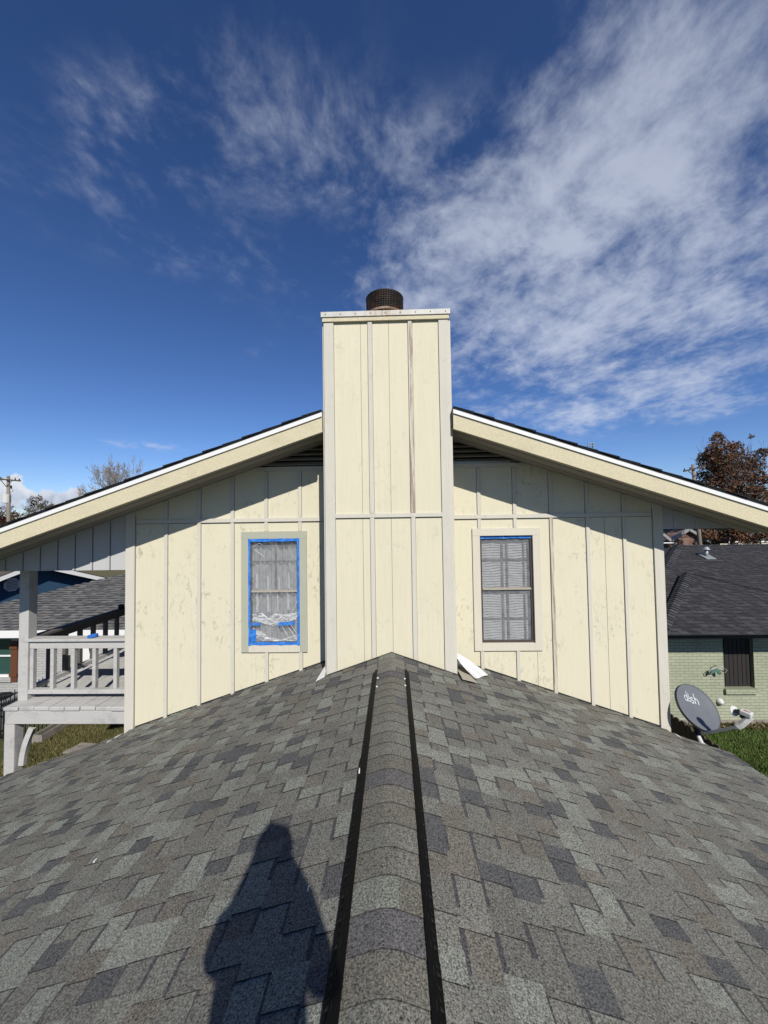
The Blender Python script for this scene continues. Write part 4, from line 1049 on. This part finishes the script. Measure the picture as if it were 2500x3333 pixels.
# air conditioner
q = atz(35, 2300, GZ+.8)
ac = thing('air_conditioner', (-10.95, 10.3, GZ), 'grey outdoor air conditioner unit behind the iron fence', 'air conditioner')
b = MB(); b.box(-11.5, -10.62, 9.95, 10.85, GZ, GZ+.78); b.build('cabinet', M['galv'], ac, bevel=.03)
b = MB()
for rr in (.12, .2, .28, .36):
    b.tube([(-11.06+rr*math.cos(a*math.pi/14), 10.4+rr*math.sin(a*math.pi/14), GZ+.80) for a in range(29)], .008, 5)
for a in range(10): b.tube([(-11.06, 10.4, GZ+.81), (-11.06+.36*math.cos(a*math.pi/5), 10.4+.36*math.sin(a*math.pi/5), GZ+.80)], .006, 5)
b.build('fan_grille', M['iron'], ac)
b = lathe([(.001, GZ+.784), (.37, GZ+.784), (.37, GZ+.782)], -11.06, 10.4, 28).build('fan_opening', M['blackish'], ac)
# iron fence: two runs
def iron(pts, zt, lab, name='iron_fence'):
    t0 = thing(name, (*pts[0], GZ), lab, 'fence', 'black iron fences')
    for (xa, ya), (xb, yb) in zip(pts, pts[1:]):
        L = math.hypot(xb-xa, yb-ya); n = int(L/.115)
        r_ = MB()
        for zz_ in (zt-.09, zt-.26, GZ+.12): r_.bar((xa, ya, zz_), (xb, yb, zz_), .03, .03)
        r_.build('fence_rail', M['iron'], t0)
        b = MB()
        for k in range(n+1):
            x, y = xa+(xb-xa)*k/n, ya+(yb-ya)*k/n
            b = MB(); b.bar((x, y, GZ), (x, y, zt-.02), .016, .016, (0, 1, 0)); b.tube([(x, y, zt-.02), (x, y, zt+.03)], [.014, .002], 4); b.build('picket', M['iron'], t0)
iron([(-12.2, 9.74), (-9.3, 9.74), (-9.3, 11.25)], -2.88, 'black iron picket fence beside the air conditioner below the balcony')
iron([(-10.4, 9.95), (-10.4, 11.25)], -2.86, 'short run of black spiked iron fence against the pale grey brick wall')
# planter box on the grass
pa = atz(121, 2418, GZ); d = Vector((.0, 1, 0))
pt = thing('planter_box', (pa.x, pa.y, GZ), 'long wooden planter box lying on the grass by the iron fence', 'planter box')
b = MB(); x0, y0 = pa.x-.12, pa.y-.02; Lp = 1.5
b.box(x0, x0+.26, y0, y0+.03, GZ, GZ+.2); b.box(x0, x0+.26, y0+Lp, y0+Lp+.03, GZ, GZ+.2); b.box(x0, x0+.03, y0+.03, y0+Lp, GZ, GZ+.2); b.box(x0+.23, x0+.26, y0+.03, y0+Lp, GZ, GZ+.2)
b.build('box', M['concrete'], pt)
b = MB(); b.box(x0+.03, x0+.23, y0+.03, y0+Lp, GZ+.01, GZ+.15); b.build('soil', M['bark'], pt)
# paving slab
q = atz(252, 2440, GZ+.05)
b = MB(); b.hexa([(q.x-.27, q.y-.12, GZ), (q.x+.24, q.y-.20, GZ), (q.x+.32, q.y+.24, GZ), (q.x-.14, q.y+.30, GZ), (q.x-.27, q.y-.12, GZ+.06), (q.x+.24, q.y-.20, GZ+.06), (q.x+.32, q.y+.24, GZ+.06), (q.x-.14, q.y+.30, GZ+.06)])
tag(b.build('paving_slab', M['concrete'], None, bevel=.01), 'worn pale paving slab lying on the grass below the balcony', 'paving slab')
b = MB(); b.bar(atz(-40, 2515, GZ+.02), atz(10, 2520, GZ+.02), .05, .05); b.bar(atz(-60, 2548, GZ+.02), atz(12, 2538, GZ+.02), .05, .05)

# ---- blue house behind
bh = thing('blue_house', (-16.3, 17, GZ), 'navy blue house with white raking trim and an octagonal gable vent', 'house')
ap = at(97, 1846, 17.0); dirg = Vector((.37, .93, 0)).normalized(); 
def gp(s, z): return Vector((ap.x, ap.y, 0))+dirg*s+Vector((0, 0, z))
nout = Vector((.93, -.37, 0))
hwid = 4.2; sg_ = .37
b = MB(); b.extrude([gp(-hwid, GZ), gp(hwid, GZ), gp(hwid, ap.z-sg_*hwid), gp(0, ap.z), gp(-hwid, ap.z-sg_*hwid)], -nout*6); b.build('wall', M['blue'], bh)
for s_ in (-1, 1):
    b = MB(); h = .2
    b.extrude([gp(0, ap.z+.02), gp(s_*(hwid+.5), ap.z+.02-sg_*(hwid+.5)), gp(s_*(hwid+.5), ap.z+.02+h-sg_*(hwid+.5)), gp(0, ap.z+.02+h)], nout*.04)
    for i_ in range(len(b.v)): b.v[i_] = tuple(Vector(b.v[i_])+nout*.55)
    b.build('bargeboard', M['white'], bh)
    b = MB(); b.extrude([gp(0, ap.z+.02+h), gp(s_*(hwid+.55), ap.z+.02+h-sg_*(hwid+.55)), gp(s_*(hwid+.55), ap.z+.07+h-sg_*(hwid+.55)), gp(0, ap.z+.07+h)], -nout*7)
    for i_ in range(len(b.v)): b.v[i_] = tuple(Vector(b.v[i_])+nout*.60)
    b.build('roof', mat('brown_roof', (.11, .09, .075), .95), bh)
vc = at(38, 1905, 16.2)
# octagonal vent on the gable plane
dd_ = fw + rt*((38-1250)/F) - up*((1903-1666.5)/F); k = ((Vector((ap.x, ap.y, 0))+nout*.03-CAM).dot(nout))/dd_.dot(nout); vc = CAM+dd_*k
b = MB(); rr = .30; b.extrude([vc+dirg*rr*math.cos(R(22.5+45*k))+Vector((0, 0, rr*math.sin(R(22.5+45*k)))) for k in range(8)], nout*.05)
ov = b.build('gable_vent', M['lnb'], bh)
b = MB()
for k in range(-3, 4): b.bar(vc+nout*.055-dirg*.2+Vector((0, 0, k*.06)), vc+nout*.055+dirg*.2+Vector((0, 0, k*.06)), .015, .02)
b.build('louvre', M['blackish'], ov)
mh = thing('mossy_house', (-13, 26, GZ), 'low house with a mossy brown roof beyond the blue gable', 'house')
q1, q2, q3, q4 = at(120, 1925, 21), at(480, 1925, 21), at(480, 1846, 27), at(120, 1846, 27)
b = MB(); b.extrude([q1, q2, q3, q4], (0, 0, -.15)); b.build('roof', M['moss'], mh)
b = MB(); b.box(q1.x+.5, q2.x-.5, 21.6, 26.8, GZ, q1.z-.1); b.build('wall', M['greywhite'], mh)

# ================================================================== FAR HOUSES ON THE RIGHT
gh = thing('gabled_house', (26, 34, GZ), 'dark roofed brick house with a small gable and pale raking trim', 'house')
def a34(px, py): return at(px, py, 34)
gpts = [a34(2177, 1800), a34(2177, 1759), a34(2235, 1724), a34(2290, 1757), a34(2290, 1800)]
b = MB(); b.extrude(gpts, (0, 1.5, 0)); b.build('wall', M['brick_mix'], gh)
b = MB()
for A, B in ((a34(2150, 1738), a34(2177, 1759)), (a34(2177, 1759), a34(2235, 1723)), (a34(2235, 1723), a34(2305, 1764))): b.bar(A-Vector((0, .2, 0)), B-Vector((0, .2, 0)), .3, .22)
b.build('bargeboard', mat('grey_trim', (.30, .30, .31), .7), gh)
b = MB(); b.extrude([at(2100, 1762, 34.2), at(2372, 1762, 34.2), at(2372, 1700, 40), at(2100, 1700, 40)], (0, 0, -.2)); b.build('roof', mat('dark_far_roof', fn=lambda t, v: t.mix(t.noise(v, 1.5, 5), (.022, .024, .03), (.05, .05, .055)), rough=.9), gh)
b = MB(); b.box(at(2100, 1762, 34.5).x, at(2372, 1762, 34.5).x, 35.4, 40, GZ, at(2200, 1765, 34.5).z); b.build('wall', mat('grey_brown_wall', (.16, .15, .14), .9), gh)  # plain dark grey-brown wall colour
b = MB(); b.box(at(2100, 1765, 34).x, at(2183, 1765, 34).x, 33.6, 33.75, at(2150, 1768, 34).z, at(2150, 1765, 34).z); b.build('fascia', M['white'], gh)
ahs = thing('arcade_house', (33, 38, GZ), 'cream house with a white fascia and a row of arches below its grey roof', 'house')
zf = at(2400, 1761, 38).z; zb_ = at(2400, 1765, 38).z
b = MB(); b.box(at(2290, 1760, 38).x, 44, 37.8, 37.95, zb_-.02, zf+.04); b.build('fascia', M['white'], ahs)
b = MB(); b.extrude([(at(2290, 1760, 38).x, 37.8, zf+.05), (44, 37.8, zf+.05), (44, 43, zf+1.6), (at(2290, 1760, 38).x, 43, zf+1.6)], (0, 0, -.05)); b.build('roof', mat('pale_grey_roof', fn=lambda t, v: t.mix(t.noise(v, 2, 5), (.15, .15, .145), (.24, .235, .225)), rough=.95), ahs)
wl = MB(); x = at(2298, 1760, 38).x; cw_ = 1.75
while x < 43:
    arcp = [(x+cw_/2+(cw_*.40)*math.cos(R(a)), zb_-.95+.72*math.sin(R(a))) for a in range(0, 181, 20)]
    wl.prism([(x, GZ), (x+cw_*.1, GZ)]+[(px_, pz_) for px_, pz_ in reversed(arcp[5:])]+[(x+cw_/2, zb_), (x, zb_)], 37.9, 38.1)
    wl.prism([(x+cw_*.9, GZ), (x+cw_, GZ), (x+cw_, zb_), (x+cw_/2, zb_)]+[(px_, pz_) for px_, pz_ in reversed(arcp[:5])], 37.9, 38.1)
    x += cw_
wl.build('arcade', mat('cream_wall', (.62, .57, .47), .8), ahs)
b = MB(); b.box(at(2290, 1760, 38).x+.5, 44, 39.6, 43, GZ, zb_-.05); b.build('wall', mat('porch_back', (.10, .085, .07), .9), ahs)

# ================================================================== TREES, POLES
def leaf(mb, p, s, col):
    n = Vector((random.gauss(0, 1), random.gauss(0, 1), random.gauss(0, 1))).normalized(); a = n.orthogonal().normalized(); b_ = n.cross(a)
    th = random.uniform(0, 6.28); a, b_ = a*math.cos(th)+b_*math.sin(th), b_*math.cos(th)-a*math.sin(th)
    mb.face([p-a*s, p-b_*s*.5, p+a*s, p+b_*s*.5], col)
def branch(mb, p, d, L, r, depth, tips, spread=.5, up_=.15, seg=5, minr=.004):
    q = [p]; rr = [r]
    for k in range(3):
        d = (d+Vector((random.gauss(0, .13), random.gauss(0, .13), random.gauss(0, .08)+up_*.2))).normalized(); q.append(q[-1]+d*L/3); rr.append(max(minr, r*(1-.3*(k+1)/3)))
    mb.tube(q, rr, seg if depth > 1 else 4, caps=False)
    if depth == 0: tips.append(q[-1]); return
    if depth <= 2: tips.append(q[-1]); tips.append(q[2])
    for k in range(random.choice((2, 3, 3)) if depth > 1 else 3):
        a = d.orthogonal().normalized(); b_ = d.cross(a); th = random.uniform(0, 6.28); sp = random.uniform(.5, 1.1)*spread*1.5
        nd = (d+(a*math.cos(th)+b_*math.sin(th))*sp+Vector((0, 0, up_))).normalized()
        branch(mb, q[random.choice((2, 3, 3))], nd, L*random.uniform(.62, .85), r*.62, depth-1, tips, spread, up_, seg, minr)
def tree(name, base, H, crown_r, pal, nleaf, lab, cat='tree', group=None, trunk=.25, depth=4, ls=.14, zlow=.35, flat=1.0, barkm='bark', lm='blade', lobes=9, skew=(0, 0), lobepts=None):
    t0 = thing(name, base, lab, cat, group); tr = MB(); tips = []
    th = H*zlow
    tr.tube([base, base+Vector((.05, 0, th*.5)), base+Vector((0, 0, th))], [trunk*1.2, trunk, trunk*.85], 10)
    t_o = base+Vector((0, 0, th)); bl = (H-th)*.42
    for k in range(5):
        a = k*1.256+random.uniform(-.3, .3); branch(tr, t_o, Vector((math.cos(a)*.55, math.sin(a)*.55, 1)).normalized(), bl, trunk*.36, depth, tips, .5)
    zm = max(v[2] for v in tr.v); rm_ = sorted(math.hypot(v[0]-base.x, v[1]-base.y) for v in tr.v)[int(len(tr.v)*.985)]
    kz, kr = (base.z+H-base.z-th)/(zm-base.z-th), crown_r*1.0/rm_
    def fit(v): return Vector((base.x+(v[0]-base.x)*min(1, kr), base.y+(v[1]-base.y)*min(1, kr), v[2] if v[2] < base.z+th else base.z+th+(v[2]-base.z-th)*kz))
    tr.v = [tuple(fit(v)) for v in tr.v]; tips = [fit(p) for p in tips]
    tr.build('trunk', M[barkm], t0, fix=False)
    if nleaf:
        cr_ = MB(); ctr = base+Vector((skew[0], skew[1], (H+th)/2)); hz = (H-th)/2
        lob = []
        for k in range(lobes):
            a = random.uniform(0, 6.28); e = random.uniform(-.9, .95); rr = math.sqrt(1-e*e)*random.uniform(.45, .9)
            lob.append((ctr+Vector((crown_r*rr*math.cos(a), crown_r*rr*math.sin(a), hz*e*.85)), crown_r*random.uniform(.14, .33)))
        lob.append((ctr, crown_r*.5)); lob += [(p, crown_r*random.uniform(.10, .2)) for p in random.sample(tips, min(len(tips), 26))]
        if lobepts: lob = lobepts+[(p, random.uniform(.2, .4)) for p in random.sample(tips, min(len(tips), 30))]
        W = [r_**2 for _, r_ in lob]
        for k in range(nleaf):
            c0, r_ = random.choices(lob, W)[0]
            v_ = Vector((random.gauss(0, 1), random.gauss(0, 1), random.gauss(0, 1))); v_ = v_.normalized()*r_*random.uniform(.35, 1.12)**.7
            cl_ = pick(pal); leaf(cr_, c0+v_*Vector((1, 1, flat)).length/1.732 if False else c0+v_, ls*random.uniform(.6, 1.3), cl_)
        cr_.build('crown', M[lm], t0, fix=False)
    return t0
RED = [((.16, .055, .036), 30), ((.22, .095, .042), 25), ((.075, .05, .028), 20), ((.095, .08, .028), 18), ((.26, .12, .055), 9)]
b0 = at(2378, 1770, 33); b0.z = GZ
LP = []
for px_, py_, r_ in ((2334, 1432, 22), (2345, 1470, 38), (2400, 1462, 24), (2410, 1505, 40), (2478, 1478, 20), (2455, 1515, 30), (2300, 1500, 26), (2330, 1530, 48), (2290, 1560, 24), (2385, 1560, 50), (2445, 1575, 42), (2340, 1600, 40), (2400, 1630, 50),
                    (2455, 1640, 40), (2345, 1668, 42), (2300, 1690, 24), (2410, 1695, 46), (2465, 1700, 34), (2330, 1735, 30), (2385, 1738, 34), (2440, 1742, 30), (2485, 1738, 24), (2290, 1740, 16)):
    LP.append((at(px_, py_, 33+random.uniform(-1.6, 1.6)), r_/1236*33)); LP.append((at(px_+random.uniform(-25, 25), py_+random.uniform(-15, 25), 33+random.uniform(-2, 2)), r_*.6/1236*33))
tree('broadleaf_tree', b0+Vector((.1, 0, 0)), 13.1, 2.8, RED, 23000, 'red and brown autumn tree rising behind the dark hipped roof', trunk=.42, ls=.105, zlow=.29, lobes=34, lobepts=LP)
b1 = at(2540, 1770, 36); b1.z = GZ
tree('broadleaf_tree', b1, 9.2, 1.7, RED, 4000, 'lower thin reddish tree at the edge beside the taller autumn tree', trunk=.2, ls=.12, zlow=.3)
b2 = at(2450, 1770, 31); b2.z = GZ
bb = at(432, 1484, 34); b3 = Vector((bb.x, 34, GZ))
def bare(name, base, H, lab, seedv, m='twig', depth=6, spread=.55, tr=.16):
    random.seed(seedv); t0 = thing(name, base, lab, 'tree'); tr_ = MB(); tips = []
    tr_.tube([base, base+Vector((0, 0, H*.42))], [tr*1.2, tr], 8)
    for k in range(6):
        a = k*1.05+random.uniform(-.3, .3); branch(tr_, base+Vector((0, 0, H*.42)), Vector((math.cos(a)*.75, math.sin(a)*.75, .8)).normalized(), H*.17, tr*.34, depth, tips, spread, .12, 5, .014)
    zm = max(v[2] for v in tr_.v); rm_ = sorted(math.hypot(v[0]-base.x, v[1]-base.y) for v in tr_.v)[int(len(tr_.v)*.97)]; th = H*.42
    tr_.v = [(base.x+(v[0]-base.x)*3.9/rm_, base.y+(v[1]-base.y)*3.9/rm_, v[2] if v[2] < base.z+th else base.z+th+(v[2]-base.z-th)*(H-th)/(zm-base.z-th)) for v in tr_.v]
    tr_.build('trunk', M[m], t0, fix=False)
bare('bare_tree', b3, bb.z-GZ+.2, 'bare leafless tree showing above the yellow eave', 4)
OLV = [((.10, .09, .032), 30), ((.07, .072, .026), 25), ((.14, .10, .045), 20), ((.17, .13, .075), 12)]
q = at(140, 1600, 34)
tree('shrubby_tree', Vector((q.x, 34, GZ)), q.z-GZ-.1, 1.75, OLV, 4200, 'olive green tree with twiggy top behind the sloping eave', trunk=.14, depth=5, ls=.07, zlow=.4, lobes=8, barkm='twig')
q = at(70, 1652, 40)
tree('reddish_bush', Vector((q.x, 40, GZ)), q.z-GZ, 3.0, RED, 5000, 'low russet foliage behind the wooden utility pole', trunk=.14, ls=.10, zlow=.25)
q = at(0, 1640, 38)
tree('reddish_bush', Vector((q.x, 38, GZ)), q.z-GZ, 2.4, [((.05, .06, .02), 20)]+RED, 4500, 'russet and green bush behind the transformer', trunk=.14, ls=.10, zlow=.2)
random.seed(31)
# wooded horizon mass, so no bare horizon shows in gaps
hz_ = MB()
for k in range(26000):
    side = random.choice((-1, 1)); x = side*random.uniform(15, 150); y = random.uniform(60, 110)
    lump = 2.6+1.6*math.sin(x*.13)+1.2*math.sin(x*.41+1); z_ = GZ+random.random()**.6*max(1.4, lump)
    leaf(hz_, Vector((x, y, z_)), random.uniform(.25, .5), pick(OLV+RED))
struct(hz_.build('distant_woodland', M['blade'], fix=False), 'stuff', 'distant low brown and olive woodland')

def utility(base, topz, arm_dir, armL, lab, r=.15, lean=(0, 0), transf=False):
    t0 = thing('utility_pole', base, lab, 'utility pole'); top = Vector((base.x+lean[0], base.y+lean[1], topz))
    b = MB(); b.tube([base, top], [r*1.25, r*.8], 12); b.build('pole', M['pole'], t0, smooth=True)
    d = Vector(arm_dir).normalized(); c = top-Vector((0, .16, .35))
    b = MB(); b.bar(c-d*armL*.5, c+d*armL*.5, .12, .12); b.build('crossarm', M['bark'], t0)
    b = MB(); b.bar(c-Vector((0, 0, .6)), c-d*.55, .04, .04); b.bar(c-Vector((0, 0, .6)), c+d*.55, .04, .04); b.build('arm_brace', M['bark'], t0)
    for s_ in (-.46, -.2, .32, .46):
        b = MB(); p = c+d*armL*s_; b.tube([p+Vector((0, 0, .04)), p+Vector((0, 0, .14)), p+Vector((0, 0, .20))], [.03, .06, .03], 8); b.build('insulator', M['bark'], t0)
    if transf:
        p = at(17, 1622, base.y-.1); b = MB(); b.tube([Vector((p.x, base.y, at(13, 1637, base.y).z)), Vector((p.x, base.y, at(13, 1609, base.y).z))], .30, 18); b.build('transformer', M['lnb'], t0)
        b = MB(); b.tube([Vector((p.x+.1, base.y, at(13, 1609, base.y).z)), Vector((p.x+.1, base.y, at(13, 1602, base.y).z))], .09, 8); b.build('bushing', M['galv'], t0)
        b = MB(); b.tube([at(36, 1580, base.y), at(37, 1590, base.y)], .06, 8); b.tube([at(37, 1590, base.y), at(44, 1598, base.y), at(32, 1605, base.y)], .02, 5); b.build('fuse_switch', M['blackish'], t0)
    return t0
PL = at(31, 1700, 32); utility(Vector((PL.x+.1, 32, GZ)), at(27, 1549, 32).z, (1, .0, -.10), 2.5, 'weathered wooden utility pole with crossarm and pale transformer', .14, lean=(at(27, 1549, 32).x-PL.x-.1, 0), transf=True)
PR = at(2279, 1777, 30); tp = at(2255, 1512, 30)
utility(Vector((PR.x+.15, 30, GZ)), tp.z, (1, 0, .22), 1.7, 'wooden utility pole with tilted crossarm beside the autumn tree', .13, lean=(tp.x-PR.x-.15, 0))
# floodlight mast
FL = at(1929, 1470, 140); t0 = thing('floodlight_mast', (FL.x, 140, GZ), 'tall distant floodlight mast peeking above the white edged eave', 'floodlight mast')
b = MB(); b.tube([(FL.x, 140, GZ), (FL.x, 140, at(1929, 1441, 140).z)], [.3, .18], 8); b.build('pole', M['galv'], t0)
for py in (1443, 1451):
    b = MB()
    for px in (1915, 1920, 1925, 1932):
        p = at(px, py, 139.6); b.box(p.x-.22, p.x+.22, 139.3, 139.9, p.z-.25, p.z+.1)
    p = at(1923, py, 139.8); b.box(p.x-1.1, p.x+1.1, 139.9, 140, p.z-.06, p.z+.06)
    b.build('lamp_bar', M['galv'], t0)
# a few overhead wires from the left pole
b = MB()
for off in (-.9, .3, 1.1):
    A = at(27, 1553, 32)+Vector((off, -.16, 0)); B = A+Vector((-30, 6, -.5)); pts = [A.lerp(B, k/12)-Vector((0, 0, 3.2*k/12*(1-k/12))) for k in range(13)]; b.tube(pts, .012, 4)
tag(b.build('overhead_wires', M['blackish'], None), 'thin dark overhead wires leaving the pole with the transformer', 'wires')

# ================================================================== GRASS
def grass(name, x0, x1, y0, y1, n, pal, lab):
    m = MB()
    for k in range(n):
        x, y = random.uniform(x0, x1), random.uniform(y0, y1); h = random.uniform(.03, .085); a = random.uniform(0, 6.28); w_ = random.uniform(.006, .014)
        dx, dy = math.cos(a)*w_, math.sin(a)*w_; lx_, ly_ = random.gauss(0, .02), random.gauss(0, .02)
        m.face([(x-dx, y-dy, GZ), (x+dx, y+dy, GZ), (x+lx_, y+ly_, GZ+h)], pick(pal))
    struct(m.build(name, M['blade'], fix=False), 'stuff', lab)
grass('grass', 5.5, 10.6, 5.2, 10.4, 70000, [((.10, .18, .03), 30), ((.075, .135, .025), 30), ((.15, .19, .05), 14), ((.20, .18, .08), 6)], 'green lawn grass beside the pale green brick house')
grass('grass', -9.2, -5.2, 6.6, 11.2, 52000, [((.11, .12, .032), 22), ((.08, .09, .026), 20), ((.19, .155, .06), 22), ((.23, .18, .085), 14)], 'yellowing lawn grass below the balcony')
lf = MB()
for k in range(1500):
    leaf(lf, Vector((random.uniform(7, 10.8), random.gauss(10.33, .10), GZ+.03+random.random()*.05)), random.uniform(.02, .05), pick([((.30, .24, .12), 10), ((.20, .15, .07), 10), ((.10, .11, .04), 6)]))
struct(lf.build('leaf_litter', M['blade'], fix=False), 'stuff', 'dry yellow leaves along the foot of the brick wall')

# ================================================================== PHOTOGRAPHER (stands behind the lens; only the shadow is in view)
def skinned(name, verts, edges, rad, m, parent=None, root=0, sub=2):
    me = bpy.data.meshes.new(name); me.from_pydata(verts, edges, []); o = bpy.data.objects.new(name, me); COL.objects.link(o)
    md = o.modifiers.new('skin', 'SKIN'); md.use_smooth_shade = True
    sv = me.skin_vertices[0].data if me.skin_vertices else None
    if sv is None:
        bm = bmesh.new(); bm.from_mesh(me); bm.verts.layers.skin.verify(); bm.to_mesh(me); bm.free(); sv = me.skin_vertices[0].data
    for i, r_ in enumerate(rad):
        sv[i].radius = (r_ if isinstance(r_, tuple) else (r_, r_)); sv[i].use_root = (i == root); sv[i].use_loose = False
    s_ = o.modifiers.new('sub', 'SUBSURF'); s_.levels = sub; s_.render_levels = sub
    me.materials.append(m)
    if parent: o.parent = parent
    return o
bodyV = [(.07, -.34, .93), (.07, -.33, 1.12), (.07, -.32, 1.33), (.08, -.31, 1.47), (.09, -.27, 1.57), (.10, -.235, 1.66), (.105, -.215, 1.745), (.115, -.20, 1.80),
         (-.09, -.31, 1.44), (-.145, -.23, 1.27), (-.09, -.10, 1.38), (-.012, -.045, 1.475),
         (.26, -.31, 1.44), (.285, -.23, 1.27), (.20, -.10, 1.39), (.122, -.045, 1.475),
         (.00, -.34, .86), (-.06, -.30, .46), (-.11, -.33, .05), (-.12, -.22, -.005), (.20, -.34, .86), (.25, -.30, .46), (.29, -.33, .02), (.30, -.22, -.045)]
bodyE = [(0, 1), (1, 2), (2, 3), (3, 4), (4, 5), (5, 6), (6, 7), (3, 8), (8, 9), (9, 10), (10, 11), (3, 12), (12, 13), (13, 14), (14, 15), (0, 16), (16, 17), (17, 18), (18, 19), (0, 20), (20, 21), (21, 22), (22, 23)]
bodyR = [(.19, .14), (.185, .14), (.18, .13), (.12, .10), .065, (.085, .095), (.075, .09), (.045, .05), .075, .058, .048, .03, .075, .058, .048, .03, .095, .068, .048, .038, .095, .068, .048, .038]
# hands: palm root + fingers round the phone
for sx, w_i in ((-1, 11), (1, 15)):
    wx, wy, wz = bodyV[w_i]
    for k, ln_ in enumerate((.9, 1.0, .95, .8)):
        z_ = wz+.045-.022*k; i = len(bodyV)
        bodyV += [(wx+sx*.006, wy-.004, z_), (wx+sx*.010, wy+.020*ln_, z_), (wx-sx*.008, wy+.0305*ln_, z_)]; bodyR += [.010, .0085, .0075]
        bodyE += [(w_i, i), (i, i+1), (i+1, i+2)]
    i = len(bodyV); bodyV += [(wx-sx*.008, wy-.012, wz+.02), (wx-sx*.026, wy-.010, wz+.045)]; bodyR += [.012, .009]; bodyE += [(w_i, i), (i, i+1)]
pers = skinned('person', bodyV, bodyE, bodyR, M['jacket'])
tag(pers, 'person in a dark jacket and pointed hood standing on the ridge holding up a phone', 'person')
hd = MB(); hc0 = Vector((.105, -.21, 1.725))
hd_o = lathe([(.002, 1.625), (.05, 1.632), (.074, 1.67), (.084, 1.72), (.084, 1.76), (.07, 1.80), (.04, 1.83), (.002, 1.838)], .105, -.21, 20).build('face', M['skin'], pers, smooth=True)
hat = lathe([(.20, 1.47), (.165, 1.55), (.135, 1.62), (.104, 1.69), (.086, 1.76), (.072, 1.80), (.050, 1.845), (.030, 1.880), (.002, 1.890)], .082, -.245, 28).build('hood', M['jacket'], pers, smooth=True)
for o_ in (hd_o, hat): pass
b = MB(); b.tube([(.105, -.128, 1.69), (.105, -.112, 1.685)], [.012, .009], 8); b.build('nose', M['skin'], pers)
b = MB()
for sx in (-1, 1): b.tube([(.105+sx*.03, -.135, 1.725), (.105+sx*.03, -.130, 1.725)], .009, 8)
b.build('eye', M['white'], pers)
ph = MB(); ph.box(.012, .088, -.034, -.026, 1.395, 1.545)
tag(ph.build('phone', M['blackish'], None, bevel=.002), 'black smartphone held upright in both hands of the person', 'phone')
